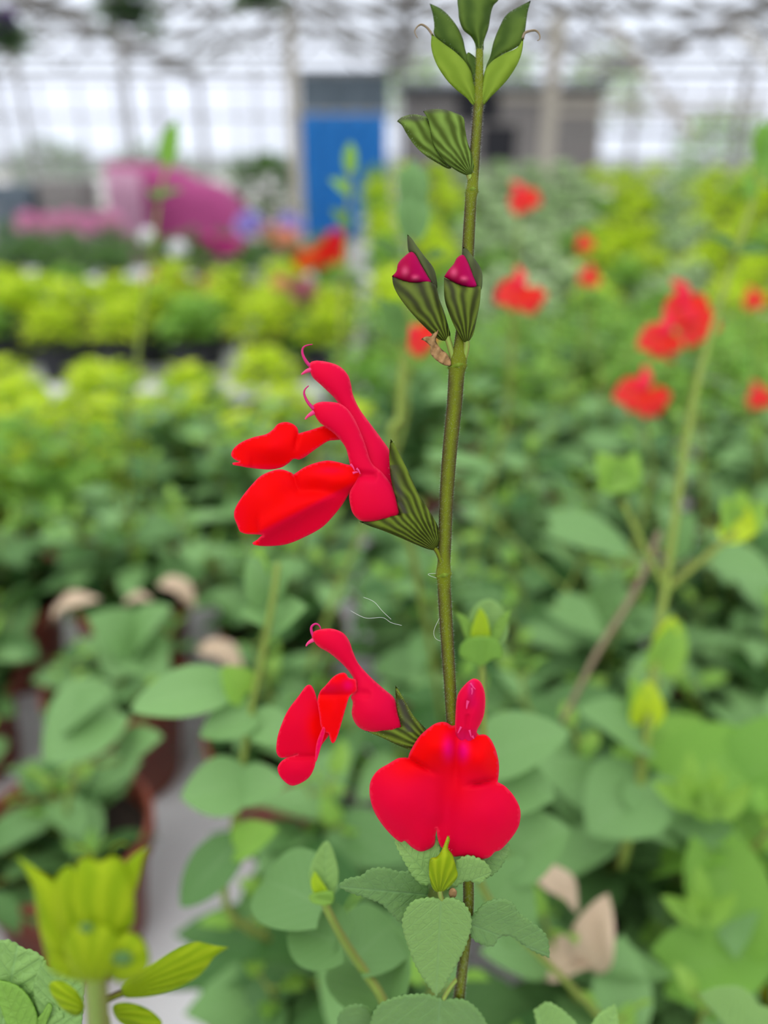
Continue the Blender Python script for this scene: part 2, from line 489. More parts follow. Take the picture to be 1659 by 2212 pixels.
def spline(pts, k=6):
    out = []
    n = len(pts); pts = [Vector(p) for p in pts]
    for i in range(n-1):
        p0 = pts[max(i-1, 0)]; p1 = pts[i]; p2 = pts[i+1]; p3 = pts[min(i+2, n-1)]
        for j in range(k):
            t = j/k
            out.append(.5*((2*p1)+(p2-p0)*t+(2*p0-5*p1+4*p2-p3)*t*t+(3*p1-p0-3*p2+p3)*t**3))
    out.append(pts[-1])
    return out
def lerp_list(vals, n):
    m = len(vals)-1
    return [vals[min(int(i*m/(n-1)), m-1)]*(1-(i*m/(n-1)-min(int(i*m/(n-1)), m-1)))+vals[min(int(i*m/(n-1)), m-1)+1]*(i*m/(n-1)-min(int(i*m/(n-1)), m-1)) for i in range(n)]

# ------------------------------------------------------------------ things
def tag(o, label=None, cat=None, group=None, kind=None):
    if label: o['label'] = label
    if cat: o['category'] = cat
    if group: o['group'] = group
    if kind: o['kind'] = kind
    return o
def empty(name, loc):
    o = bpy.data.objects.new(name, None); col.objects.link(o); o.location = loc; o.empty_display_size = .02
    return o
def struct(o): o['kind'] = 'structure'; return o
KIDS = {}
def copy_tree(o, parent=None):
    c = o.copy(); col.objects.link(c)
    c.parent = parent
    if parent is not None: c.matrix_parent_inverse = o.matrix_parent_inverse.copy()
    for ch in [x for x in o.children]: copy_tree(ch, c)
    return c
USED = set()
def place(proto, loc, rz, sc, label, group):
    o = proto if proto.name not in USED and not USED.add(proto.name) else copy_tree(proto)
    o.location = loc; o.rotation_euler = (0, 0, rz); o.scale = (sc, sc, sc)
    o['label'] = label
    if group: o['group'] = group
    return o
# ================================================================== THE GREENHOUSE
BENCH_Z = .68
W0, W1, YB, YF, ZE = -7.5, 8.0, 16.5, -4.0, 2.62
struct(MB().box(((W0+W1)/2, (YB+YF)/2, -.05), (W1-W0+1, YB-YF+1, .1)).build('floor', 'concrete', smooth=False))
struct(MB().box((0, 60, -.12), (160, 90, .1)).build('ground', 'concrete', smooth=False))
def wall(name, a, b, z0, z1, n, kerb=True):
    a = Vector(a); b = Vector(b); L = (b-a).length; d = (b-a)/L
    g = MB()
    q = d.cross(Vector((0, 0, 1)))
    vs = [a+Vector((0, 0, z0)), b+Vector((0, 0, z0)), b+Vector((0, 0, z1)), a+Vector((0, 0, z1))]
    g.add([v-q*.003 for v in vs]+[v+q*.003 for v in vs], [(0, 1, 2, 3), (7, 6, 5, 4), (0, 4, 5, 1), (1, 5, 6, 2), (2, 6, 7, 3), (3, 7, 4, 0)])
    o = struct(g.build(name, 'film', smooth=False))
    f = MB()
    for i in range(n+1):
        p = a+d*(L*i/n)
        f.bar(p+Vector((0, 0, 0)), p+Vector((0, 0, z1)), .045 if i % 4 else .09)
    for z in (z0, z0+(z1-z0)*.36, z0+(z1-z0)*.7, z1):
        f.bar(a+Vector((0, 0, z)), b+Vector((0, 0, z)), .05)
    f.build(name+'_frame', 'grey_bar', o, smooth=False)
    if kerb: MB().bar(a+Vector((0, 0, z0*.5)), b+Vector((0, 0, z0*.5)), z0, .12).build(name+'_kerb', 'shed', o, smooth=False)
    return o
wall('wall_back', (W0, YB, 0), (W1, YB, 0), .55, ZE, 20)
wall('wall_left', (W0, YF, 0), (W0, YB, 0), .55, ZE, 24)
wall('wall_right', (W1, YF, 0), (W1, YB, 0), .55, ZE, 24)
# roof in gabled spans, ridges running away from the lens
spans = 4; sw = (W1-W0)/spans; RISE = .85
roofg = MB(); bars = MB(); pur = MB()
for s_ in range(spans):
    xa = W0+s_*sw; xm = xa+sw/2; xb = xa+sw
    for (x0, z0, x1, z1) in ((xa, ZE+.12, xm, ZE+RISE), (xm, ZE+RISE, xb, ZE+.12)):
        t = .004
        roofg.add([(x0, YF, z0), (x1, YF, z1), (x1, YB, z1), (x0, YB, z0), (x0, YF, z0+t), (x1, YF, z1+t), (x1, YB, z1+t), (x0, YB, z0+t)],
                  [(0, 1, 2, 3), (7, 6, 5, 4), (0, 4, 5, 1), (1, 5, 6, 2), (2, 6, 7, 3), (3, 7, 4, 0)])
        for k in range(1, 4):
            f_ = k/3.5
            pur.bar((x0+(x1-x0)*f_, YF, z0+(z1-z0)*f_-.03), (x0+(x1-x0)*f_, YB, z0+(z1-z0)*f_-.03), .03)
        y = YF
        while y < YB:
            bars.bar((x0, y, z0-.01), (x1, y, z1-.01), .022, .03); y += .85
    pur.bar((xa, YF, ZE+.06), (xa, YB, ZE+.06), .12)
    pur.bar((xm, YF, ZE+RISE-.03), (xm, YB, ZE+RISE-.03), .07)
ceil = struct(roofg.build('ceiling', 'glass', smooth=False))
bars.build('glazing_bar', 'grey_bar', ceil, smooth=False)
pur.build('purlin', 'grey_bar', ceil, smooth=False)
k = 0
for y in (-1.5, 3.0, 7.2, 9.4, 11.2, 13.0, 15.0):
    k += 1
    t = MB()
    t.bar((W0, y, ZE), (W1, y, ZE), .075)
    for s_ in range(spans):
        xa = W0+s_*sw; xm = xa+sw/2; xb = xa+sw
        t.bar((xa, y, ZE+.08), (xm, y, ZE+RISE-.06), .06); t.bar((xm, y, ZE+RISE-.06), (xb, y, ZE+.08), .06)
        nseg = 6
        for q in range(nseg):
            x0 = xa+sw*q/nseg; x1 = xa+sw*(q+1)/nseg
            zt = lambda x: ZE+.08+(RISE-.14)*(1-abs(x-xm)/(sw/2))
            if q % 2: t.bar((x0, y, ZE), (x1, y, zt(x1)), .035)
            else: t.bar((x0, y, zt(x0)), (x1, y, ZE), .035)
    struct(t.build('trim_%d' % k, 'dark_bar' if y > 8 else 'grey_bar', smooth=False))
# posts at the places where the photo shows them
for (px, d, w, m) in ((637, 8.6, .12, 'beige_post'), (285, 9.4, .07, 'grey_bar'), (560, 13.0, .07, 'grey_bar'), (1183, 9.0, .15, 'beige_post'), (1590, 12.6, .1, 'grey_bar'), (440, 14.5, .08, 'grey_bar'), (60, 11.5, .08, 'grey_bar')):
    p = P(px, 300, d); k += 1
    struct(MB().bar((p.x, p.y, 0), (p.x, p.y, ZE+.05), w).box((p.x, p.y, .03), (w*2, w*2, .06)).build('trim_%d' % k, m, smooth=False))
# slanting brace of the right hand bays
for (a, b) in (((1315, 45, 8.5), (1500, 300, 8.5)), ((1600, 60, 9.5), (1680, 150, 9.5))):
    k += 1
    struct(MB().bar(P(*a), P(*b), .07).build('trim_%d' % k, 'beige_post', smooth=False))
for (py, d, x0, x1) in ((240, 10.5, 1180, 1659), (20, 7.5, 1180, 1690), (212, 12.0, 1080, 1700), (288, 12.0, 1200, 1700)):
    k += 1
    a = P(x0, py, d); b = P(x1, py, d)
    struct(MB().bar(a, b, .07).build('trim_%d' % k, 'beige_post' if k % 2 else 'dark_bar', smooth=False))

# blue hanging sheet with grey net above it
def hanging(name, m, px0, px1, py0, py1, d, waves, amp, parent=None, z1=None):
    a = P(px0, py0, d); b = P(px1, py0, d); y = a.y; ztop = a.z
    zb = z1 if z1 is not None else ztop-(P(px0, py0, d)-P(px0, py1, d)).z
    mb = MB(); nx = 60; nz = 14; vs = []
    for j in range(nz+1):
        for i in range(nx+1):
            u = i/nx; v = j/nz
            vs.append((a.x+(b.x-a.x)*u, y+amp*math.sin(u*waves*2*math.pi+v*.8)*(.5+.5*v), ztop+(zb-ztop)*v))
    mb.add(vs, [(j*(nx+1)+i, j*(nx+1)+i+1, (j+1)*(nx+1)+i+1, (j+1)*(nx+1)+i) for j in range(nz) for i in range(nx)])
    return mb.build(name, m, parent, solid=.006)
blue = hanging('blue_curtain', 'blue', 648, 835, 245, 520, 11.6, 4.2, .05, z1=.03)
tag(blue, 'bright blue hanging sheet covering the doorway at the far end', 'curtain')
a = P(648, 243, 11.6); b = P(835, 243, 11.6)
MB().bar((a.x-.05, a.y, a.z), (b.x+.05, b.y, b.z), .05).build('rail', 'steel', blue, smooth=False)
net = hanging('shade_net', 'grey_net', 646, 840, 160, 250, 11.45, 2.5, .04)
tag(net, 'grey shade net gathered above the blue hanging sheet', 'net')

# weathered shed in the far right, near-black panels painting the shade of its openings
pa = P(868, 330, 13.2); pb = P(1290, 330, 13.2)
shed = tag(empty('storage_shed', (pa.x, pa.y, 0)), 'grey boarded shed with painted dark openings beyond the racks on the right', 'shed')
ztop = P(900, 196, 13.2).z
sh = MB()
for i in range(16):
    x = pa.x+(pb.x-pa.x)*(i+.5)/16
    sh.box((x, pa.y+.6, ztop/2), ((pb.x-pa.x)/16-.01, 1.2, ztop))
sh.build('wall_panel', 'shed', shed, smooth=False)
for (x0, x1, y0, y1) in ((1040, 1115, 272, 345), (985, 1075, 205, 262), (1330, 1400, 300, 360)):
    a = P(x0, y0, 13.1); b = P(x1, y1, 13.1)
    if b.x < pb.x: MB().box(((a.x+b.x)/2, pa.y-.015, (a.z+b.z)/2), (b.x-a.x, .03, a.z-b.z)).build('opening', 'painted_shade', shed, smooth=False)
MB().box(((pa.x+pb.x)/2, pa.y+.55, ztop+.03), (pb.x-pa.x+.2, 1.5, .06)).build('roof', 'grey_net', shed, smooth=False)

# ------------------------------------------------------------------ foliage
def make_pot(parent, loc=(0, 0, 0), m='terracotta', r=.052, h=.092, soil=True, seed=0):
    x, y, z = loc
    b = MB().lathe(loc, [(0, .001), (r*.70, .001), (r*.72, .004), (r*.90, h*.80), (r*.97, h*.805), (r*1.0, h*.83), (r*1.02, h*.985),
                         (r*1.0, h), (r*.955, h*.995), (r*.93, h*.86), (r*.86, h*.6), (r*.6, .006), (0, .005)])
    p = b.build('pot', m, parent)
    s = MB(); rn = random.Random(seed)
    vs = []; n = 20; rings = [0, .35, .7, 1.0]
    for i, q in enumerate(rings):
        for k in range(n):
            a = 2*math.pi*k/n
            vs.append(Vector((x+q*r*.90*math.cos(a), y+q*r*.90*math.sin(a), z+h*.80+rn.uniform(-.002, .003)*(1 if q else 0))))
    s.add(vs, [(i*n+k, (i+1)*n+k, (i+1)*n+(k+1) % n, i*n+(k+1) % n) for i in range(3) for k in range(n)])
    s.build('soil', 'soil', p)
    return p
def blade_dir(a, el): return Vector((math.cos(a)*math.cos(el), math.sin(a)*math.cos(el), math.sin(el)))
def dome(name, m, parent, rn, c, rx, rz, n, L, w, lo=-.2, tints=(0, 1), droop=.2, nu=4, nv=1, teeth=0):
    mb = MB(); c = Vector(c)
    for i in range(n):
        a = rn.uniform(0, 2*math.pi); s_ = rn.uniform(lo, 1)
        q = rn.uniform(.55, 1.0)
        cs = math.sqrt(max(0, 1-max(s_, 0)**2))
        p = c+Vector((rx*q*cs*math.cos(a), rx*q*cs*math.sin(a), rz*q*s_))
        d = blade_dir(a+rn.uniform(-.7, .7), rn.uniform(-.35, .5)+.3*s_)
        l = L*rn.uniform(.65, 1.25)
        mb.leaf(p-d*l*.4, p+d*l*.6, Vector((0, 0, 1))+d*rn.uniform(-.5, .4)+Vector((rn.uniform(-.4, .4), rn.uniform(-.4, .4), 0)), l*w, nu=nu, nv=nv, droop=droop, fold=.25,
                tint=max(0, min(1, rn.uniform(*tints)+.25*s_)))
    return mb.build(name, m, parent)
def grow(e_, base, rn, h=.17, nst=9, L=.045, spread=.065, leafm='sage_leaf', tall_ok=True):
    """leafy shoots of a bushy sage, opposite pairs turning by a quarter at every node"""
    base = Vector(base); st = MB(); lf = MB(); yg = MB()
    for s_ in range(nst):
        a0 = s_*2*math.pi/nst+rn.uniform(-.4, .4); rr = rn.uniform(.2, 1.0) if s_ else 0
        x0 = .022*math.cos(a0)*rr; y0 = .022*math.sin(a0)*rr
        hh = h*rn.uniform(.55, 1.1)
        bx = spread*rr*math.cos(a0)*rn.uniform(.8, 1.3); by = spread*rr*math.sin(a0)*rn.uniform(.8, 1.3)
        pts = [base+q for q in (Vector((x0, y0, .072)), Vector((x0+bx*.35, y0+by*.35, .075+hh*.4)), Vector((x0+bx*.8, y0+by*.8, .075+hh*.75)), Vector((x0+bx, y0+by, .075+hh)))]
        sp_ = spline(pts, 5)
        st.tube(sp_, lerp_list([.0016, .0009], len(sp_)), n=5)
        nn = max(3, int(hh/.024)); ang = rn.uniform(0, 3)
        for k_ in range(nn+1):
            t = (k_+1)/(nn+1.0); p = sp_[min(len(sp_)-1, int(t*(len(sp_)-1)))]
            ang += math.pi/2+rn.uniform(-.3, .3)
            top = k_ >= nn-0
            for q in (0, math.pi):
                a = ang+q+rn.uniform(-.3, .3)
                l = L*(.55+.6*math.sin(math.pi*min(.95, t*.9+.08)))*rn.uniform(.8, 1.15)*(.5 if top else 1)
                d = blade_dir(a, rn.uniform(-.25, .45)+(.5 if top else 0))
                b_ = p+d*.007
                st.tube([p, b_], .0006, n=4, cap=False)
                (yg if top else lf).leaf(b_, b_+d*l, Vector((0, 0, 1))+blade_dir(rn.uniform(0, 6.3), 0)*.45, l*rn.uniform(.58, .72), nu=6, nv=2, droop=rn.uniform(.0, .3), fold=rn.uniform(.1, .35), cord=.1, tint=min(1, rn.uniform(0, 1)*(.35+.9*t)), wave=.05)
                if rn.random() < .35 and not top:
                    d2 = blade_dir(a+rn.uniform(-.8, .8), .6); l2 = l*.4
                    yg.leaf(p+d2*.004, p+d2*(.004+l2), (0, 0, 1), l2*.6, nu=4, nv=1, droop=.1, tint=rn.uniform(0, .6))
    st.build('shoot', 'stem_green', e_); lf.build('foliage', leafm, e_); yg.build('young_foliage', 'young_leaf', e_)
def sage_proto(seed, h=.17, nst=9, L=.045, pot='terracotta', spread=.065, leafm='sage_leaf'):
    e_ = empty('sage_plant', (0, 0, 0)); tag(e_, 'x', 'plant')
    make_pot(e_, (0, 0, 0), m=pot, seed=seed)
    grow(e_, (0, 0, 0), random.Random(seed), h, nst, L, spread, leafm)
    return e_
def clump_proto(name, seed, m, rx=.075, rz=.07, n=150, L=.03, w=.6, pot='black_pot', tints=(0, .9), cz=.12, cat='plant', bloom=None, nb=0, br=.018):
    rn = random.Random(seed)
    e_ = empty(name, (0, 0, 0)); tag(e_, 'x', cat)
    make_pot(e_, (0, 0, 0), m=pot, seed=seed)
    st = MB()
    for i in range(8):
        a = i*.8; st.tube([(0.01*math.cos(a), .01*math.sin(a), .07), (rx*.5*math.cos(a), rx*.5*math.sin(a), cz+rz*.4)], .0012, n=4)
    st.build('stem', 'stem_green', e_)
    dome('foliage', m, e_, rn, (0, 0, cz), rx, rz, n, L, w, tints=tints)
    if bloom:
        for i in range(nb):
            a = i*2.4+rn.random(); r_ = rx*math.sqrt((i+.5)/nb)
            blossom(e_, Vector((r_*math.cos(a), r_*math.sin(a), cz+rz*(1.15-.4*(r_/rx)**2))), br, bloom, rn, 14)
    return e_
def blossom(parent, c, r, colour, rn, n=18, name='blossom'):
    mb = MB(); c = Vector(c)
    for i in range(n):
        a = i*2.4; el = math.asin(max(-.2, min(1, 1-1.2*(i+.5)/n)))
        d = blade_dir(a, el)
        mb.leaf(c+d*r*.2, c+d*r, d.orthogonal()+d*.2, r*1.0, nu=3, nv=1, droop=.15, fold=.1)
    return mb.build(name, 'bloom_'+colour, parent)

LAND = [((740, 380), 'the blue sheet'), ((370, 450), 'the magenta cloth'), ((385, 540), 'the round white bloom'), ((630, 1030), 'the upper scarlet flowers'),
        ((690, 1540), 'the profile flower'), ((960, 1690), 'the front-facing flower'), ((190, 1960), 'the yellow-green bud cluster'), ((1440, 1270), 'the forked blurred stem'),
        ((1120, 620), 'the centre red bloom'), ((1480, 690), 'the red blooms at upper right'), ((1385, 850), 'the right-hand red bloom'), ((940, 650), 'the two crimson buds'),
        ((1610, 2090), 'the broad-leaved plant'), ((370, 1800), 'the bare bench strip'), ((1040, 1370), 'the fan of small leaves'), ((940, 2050), 'the heart-shaped leaf'),
        ((960, 900), 'the main stem'), ((200, 800), 'the lime clumps at left')]
SEEN = {}
def where(loc, h, look):
    x, y, d = proj(Vector(loc)+Vector((0, 0, h)))
    best = sorted(LAND, key=lambda l: math.hypot(l[0][0]-x, l[0][1]-y))
    for (l, nm) in best:
        dx = x-l[0]; dy = y-l[1]
        hz = 'right' if dx > 0 else 'left'; vt = 'above' if dy < 0 else 'below'
        if abs(dx) < 90: rel = vt
        elif abs(dy) < 70: rel = hz+' of'
        else: rel = vt+' and '+hz+' of'
        for dist in (('just ' if math.hypot(dx, dy) < 230 else 'well '), 'somewhat '):
            s_ = '%s %s%s %s' % (look, dist, rel, nm)
            if s_ not in SEEN: SEEN[s_] = 1; return s_
    return s_

# ------------------------------------------------------------------ benches
def bench(x0, x1, y0, y1, z, label, top='fabric'):
    b = tag(empty('plant_bench', ((x0+x1)/2, (y0+y1)/2, 0)), label, 'bench')
    MB().box(((x0+x1)/2, (y0+y1)/2, z-.012), (x1-x0, y1-y0, .024)).build('bench_top', top, b, smooth=False)
    for x in (x0+.08, x1-.08):
        for y in (y0+.08, y1-.08):
            MB().bar((x, y, 0), (x, y, z-.024), .04).build('leg', 'steel', b, smooth=False)
    MB().bar((x0+.04, y0+.03, z-.05), (x1-.04, y0+.03, z-.05), .04).bar((x0+.04, y1-.03, z-.05), (x1-.04, y1-.03, z-.05), .04).build('rail', 'steel', b, smooth=False)
    return b
B1 = bench(-1.5, 1.6, -.12, 1.24, BENCH_Z, 'near bench under white fabric carrying the terracotta pots')
B4 = bench(-.06, 1.6, 1.25, 1.74, BENCH_Z, 'short bench end behind the near one at right, under the fresh green sages')
B2 = bench(-2.2, -.16, 1.95, 2.75, .57, 'second bench at left carrying lime clumps in black pots')
B3 = bench(-3.2, -.32, 3.1, 4.7, .56, 'third bench at left with dark plants and bright blooms')

o = MB().box((-.745, .985, BENCH_Z+.0004), (1.42, .50, .0006)).build('dark_backing', 'black_pot', smooth=False)  # sheet added to darken the pale bench gaps between the clumps
tag(o, 'thin black sheet added as dark liner under the lime clumps on the near bench', 'backing')
# ------------------------------------------------------------------ potted sages filling the near bench
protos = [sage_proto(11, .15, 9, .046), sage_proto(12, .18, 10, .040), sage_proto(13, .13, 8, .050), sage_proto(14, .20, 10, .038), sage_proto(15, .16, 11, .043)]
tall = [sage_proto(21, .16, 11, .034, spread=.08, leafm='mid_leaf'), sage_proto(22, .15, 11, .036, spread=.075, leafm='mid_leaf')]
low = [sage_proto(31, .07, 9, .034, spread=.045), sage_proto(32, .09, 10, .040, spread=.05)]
rn = random.Random(5)
looks = ['grey-green bushy sage', 'small-leaved green sage', 'low broad-leaved sage', 'upright leafy sage', 'dense grey-green sage', 'tall fresh green sage', 'tall narrow-leaved sage', 'sparse low sage', 'short sage with large leaves']
allp = protos+tall+low
spots = []
# nearest rows, set out by hand round the bare lane; RESERVED pots belong to the single plants built further down
RESERVED = [(-.188, .314), (-.20, .45), (-.07, .40), (-.03, .225), (.13, .29), (.045, .355), (-.225, .575), (-.085, .525), (.12, .175), (.19, .085), (.225, .225), (.05, .475), (.265, .49), (.15, .425),
            (.12, .66), (.215, .84), (.25, .715), (.36, .62), (.40, .76), (.022, .110), (-.085, .075)]
spots = [(x, y, i, .9) for x, y, i in ((-.245, .205, 7), (-.31, .335, 7), (-.33, .46, 8), (-.40, .25, 7), (.155, .54, 1), (.245, .365, 0), (.36, .31, 2), (.37, .43, 0), (-.34, .58, 8), (.03, .585, 8), (-.10, .64, 4), (.47, .52, 3), (.35, .17, 0), (-.45, .40, 2), (-.46, .54, 0))]
y = .60; row = 0
while y < 1.66:
    x = -1.35+(row % 2)*.07
    while x < 1.5:
        xx = x+rn.uniform(-.015, .015); yy = y+rn.uniform(-.015, .015)
        if all(math.hypot(xx-a, yy-b_) > .110 for a, b_, *_ in spots+RESERVED):
            px, py, d = proj((xx, yy, BENCH_Z+.2))
            if -260 < px < 1900:
                lime_zone = px < 800 and yy > .77
                if not lime_zone:
                    if px > 780: i = rn.choice([5, 6, 5, 6, 1] if yy > .95 else [0, 1, 3, 4, 5])
                    else: i = rn.choice([0, 1, 2, 4, 5, 6])
                    spots.append((xx, yy, i, rn.uniform(.88, 1.02)*(1 if yy < 1 else 1-.22*(yy-1)/.6)))
        x += .136
    y += .128; row += 1
for (x, y, i, sc) in spots:
    o = place(allp[i], (x, y, BENCH_Z), rn.uniform(0, 6.3), sc, where((x, y, BENCH_Z), .2, looks[i]), 'potted sages on the near bench')

# ------------------------------------------------------------------ lime clumps
lime = [clump_proto('lime_clump', 41, 'lime_leaf', .078, .075, 130, .032), clump_proto('lime_clump', 42, 'lime_leaf', .07, .06, 110, .036, .7)]
limeg = [clump_proto('green_clump', 43, 'mid_leaf', .075, .07, 120, .034)]
pale = [clump_proto('pale_clump', 44, 'pale_leaf', .072, .07, 120, .032, .55)]
dark = [clump_proto('dark_clump', 45, 'dark_leaf', .11, .10, 150, .045, .55, cz=.15), clump_proto('dark_clump', 46, 'dark_leaf', .10, .13, 150, .04, .55, cz=.17)]
y = .80; r_ = 0
while y < 1.20:
    x = -1.25+(r_ % 2)*.08
    while x < -.03:
        px, py, d = proj((x, y, BENCH_Z+.15))
        if px > -200 and px < 800:
            pr = rn.choice(lime if rn.random() < (.92 if px < 560 else .72) else limeg)
            place(pr, (x+rn.uniform(-.02, .02), y+rn.uniform(-.02, .02), BENCH_Z), rn.uniform(0, 6), rn.uniform(.75, .95), where((x, y, BENCH_Z), .15, 'lime clump in black pot'), 'lime clumps on the near bench')
        x += .14
    y += .13; r_ += 1
for r_, y in enumerate((2.06, 2.26, 2.46, 2.64)):
    x = -2.05
    while x < -.14:
        place(rn.choice(lime if rn.random() < .8 else limeg), (x, y, .57), rn.uniform(0, 6), rn.uniform(1.05, 1.35), where((x, y, BENCH_Z), .15, ['lime clump at the bench edge', 'lime clump in second rank', 'lime clump in third rank', 'lime clump in last rank'][r_]), 'lime clumps on the second bench')
        x += .19
for r_, y in enumerate((3.22, 3.5, 3.8, 4.1)):
    x = -3.0
    while x < -.2:
        place(rn.choice(dark), (x+rn.uniform(-.03, .03), y, .56), rn.uniform(0, 6), rn.uniform(.85, 1.1), where((x, y, BENCH_Z), .2, ['dark plant at the bench edge', 'dark plant in second rank', 'dark plant in third rank', 'dark plant in last rank'][r_]), 'dark plants on the third bench')
        x += .27

# ------------------------------------------------------------------ stepped racks on the right
steps = [(1.92, 640), (2.16, 606), (2.40, 574), (2.64, 542), (2.88, 510), (3.12, 482), (3.36, 456), (3.62, 430), (3.88, 405), (4.16, 382), (4.46, 358)]
cols = 0
for i, (y, py) in enumerate(steps):
    d0 = (y)*math.cos(PITCH)+.1
    ztop = P(1200, py, 1).z - CAM.z
    dirv = P(1200, py, 1)-CAM
    zt = CAM.z + dirv.z*(y/dirv.y)
    zs = zt-.20
    x0 = P(775, py, y).x+.02; x1 = P(1760, py, y).x
    t = tag(empty('plant_shelf', ((x0+x1)/2, y, 0)), 'long low shelf carrying seedling clumps, %s tier of the stepped rack' % ['lowest', 'second', 'third', 'fourth', 'fifth', 'sixth', 'seventh', 'eighth', 'ninth', 'tenth', 'topmost'][i], 'shelf')
    MB().box(((x0+x1)/2, y, zs-.01), (x1-x0, .225, .02)).build('board', 'fabric' if i % 2 else 'steel', t, smooth=False)
    for x in (x0+.05, (x0+x1)/2, x1-.05):
        MB().bar((x, y, 0), (x, y, zs-.02), .035).build('leg', 'steel', t, smooth=False)
    n = int((x1-x0)/.165); sx_ = (x1-x0)/n
    for j in range(n):
        x = x0+sx_*(j+.5)
        px, _, d = proj((x, y, zt))
        c = 'lime' if (px < 985 or 1275 < px < 1425 or px > 1500) else 'pale'
        if rn.random() < .12: c = 'green'
        pr = {'lime': rn.choice(lime), 'pale': pale[0], 'green': limeg[0]}[c]
        place(pr, (x, y, zs), rn.uniform(0, 6), rn.uniform(1.05, 1.2), '%s clump on the %s tier of the rack, %s from the left' % ({'lime': 'lime', 'pale': 'pale grey-green', 'green': 'mid green'}[c],
              ['lowest', 'second', 'third', 'fourth', 'fifth', 'sixth', 'seventh', 'eighth', 'ninth', 'tenth', 'topmost'][i],
              ['first', 'second', 'third', 'fourth', 'fifth', 'sixth', 'seventh', 'eighth', 'ninth', 'tenth', 'eleventh', 'twelfth', 'thirteenth', 'fourteenth', 'fifteenth', 'sixteenth', 'seventeenth'][min(16, j)]), 'seedling clumps on the stepped rack')

# ------------------------------------------------------------------ magenta display, blooms
def cloth(pxs, d, depth, label, m, name):
    pts = [P(px, py, d) for px, py in pxs]; y0 = pts[0].y
    mb = MB(); n = 40; zb = .03
    xs = [p.x for p in pts]; zs = [p.z for p in pts]
    vs = []; rows = 8
    for j in range(rows+1):
        for i in range(n+1):
            x = xs[0]+(xs[-1]-xs[0])*i/n
            z = float(np.interp(x, xs, zs))
            if j == 0: vs.append((x, y0+depth, z-.02))
            elif j == 1: vs.append((x, y0+.03, z))
            else: vs.append((x, y0-.02*math.sin(i*1.1)*(j/rows), z+(zb-z)*(j-1)/(rows-1)))
    mb.add(vs, [(j*(n+1)+i, j*(n+1)+i+1, (j+1)*(n+1)+i+1, (j+1)*(n+1)+i) for j in range(rows) for i in range(n)])
    o = mb.build(name, m, solid=.01)
    return tag(o, label, 'cloth')
cloth([(222, 352), (300, 352), (345, 360), (385, 384), (440, 400), (475, 425), (505, 480), (520, 520)], 5.6, .7, 'magenta cloth draped in folds over the display far left', 'magenta_cloth', 'draped_cloth')
cloth([(222, 365), (262, 366), (300, 372)], 5.35, .2, 'duller mauve cloth hanging at the left end of the magenta one', 'mauve_cloth', 'draped_cloth')
def floater(name, px, py, d, r, colour, label, foot, stemr=.002, cat='flower', fol='dark_leaf', n=22, pot='black_pot', extra=()):
    """a potted bloom whose head is seen at a pixel and whose pot stands on the plane `foot`"""
    h = P(px, py, d); base = Vector((h.x, h.y+.01, foot))
    e_ = tag(empty(name, base), label, cat)
    make_pot(e_, tuple(base), m=pot)
    rr = random.Random(int(px*7+py))
    top = Vector(h)
    MB().tube(spline([base+Vector((0, 0, .07)), base.lerp(top, .5)+Vector((.01, 0, 0)), top], 5), stemr, n=5).build('stem', 'stem_green', e_)
    blossom(e_, top, r, colour, rr, n)
    for (ox, oz, r2, c2) in extra:
        q = top+Vector((ox, 0, oz)); MB().tube([base.lerp(top, .5), q], stemr, n=5).build('stem', 'stem_green', e_); blossom(e_, q, r2, c2, rr, n)
    hh = max(.04, (top.z-foot-.08)*.55)
    dome('foliage', fol, e_, rr, base+Vector((0, 0, .09)), .075, hh, 90, .04, .6)
    return e_
floater('white_bloom', 385, 541, 2.02, .03, 'white', 'round white bloom standing above the lime clumps at left', .57, fol='mid_leaf')
floater('pale_bloom', 318, 512, 2.12, .028, 'white', 'smaller whitish bloom up and left of the round white one', .57, fol='mid_leaf')
floater('red_bloom', 712, 555, 2.25, .055, 'red', 'large red bloom just below the blue hanging sheet', .57, extra=((-.07, -.02, .045, 'orange'), (.02, .045, .035, 'crimson')))
floater('peach_bloom', 618, 522, 2.9, .06, 'peach', 'peach bloom left of the large red one', .56, extra=((.05, -.1, .05, 'yellow'),))
floater('mauve_bloom', 655, 632, 2.05, .045, 'mauve', 'dull mauve bloom below the large red one', .57, extra=((-.06, .02, .03, 'peach'),), fol='mid_leaf')
floater('rust_bloom', 385, 610, 3.0, .05, 'crimson', 'rusty red bloom under the round white one', .56, extra=((-.1, 0, .05, 'crimson'), (.12, -.02, .05, 'peach')))
floater('lilac_bloom', 625, 492, 4.3, .09, 'lilac', 'lilac bloom at the left foot of the blue sheet', .56)
floater('lilac_bloom', 540, 492, 4.3, .10, 'lilac', 'lilac bloom at the right end of the magenta cloth', .56, extra=((.12, -.05, .08, 'peach'),))
floater('magenta_bloom', 500, 545, 3.4, .075, 'magenta', 'magenta bloom under the right end of the cloth', .56, extra=((-.1, .02, .07, 'magenta'),))
for i, px in enumerate((60, 105, 150, 195, 240)):
    floater('pink_bloom', px, 486+5*(i % 2), 4.45, .095, 'pink', '%s pink bloom of the row left of the magenta cloth' % ['leftmost', 'second', 'middle', 'fourth', 'rightmost'][i], .56)
# grey goods at the far left
for (px, py, w, h, lb) in ((40, 430, .36, .75, 'grey wrapped stack behind the pink blooms at the left edge'), (150, 420, .36, .5, 'brownish crate stack between the pink blooms and the back wall')):
    p = P(px, py, 6.4); z1 = p.z+.12
    e_ = tag(empty('crate_stack', (p.x, p.y, 0)), lb, 'crates')
    n = 5
    for i in range(n):
        MB().box((p.x+.01*(i % 2), p.y, z1*(i+.5)/n), (w, .4, z1/n-.015)).build('crate', 'grey_net' if px < 100 else 'shed', e_, smooth=False)

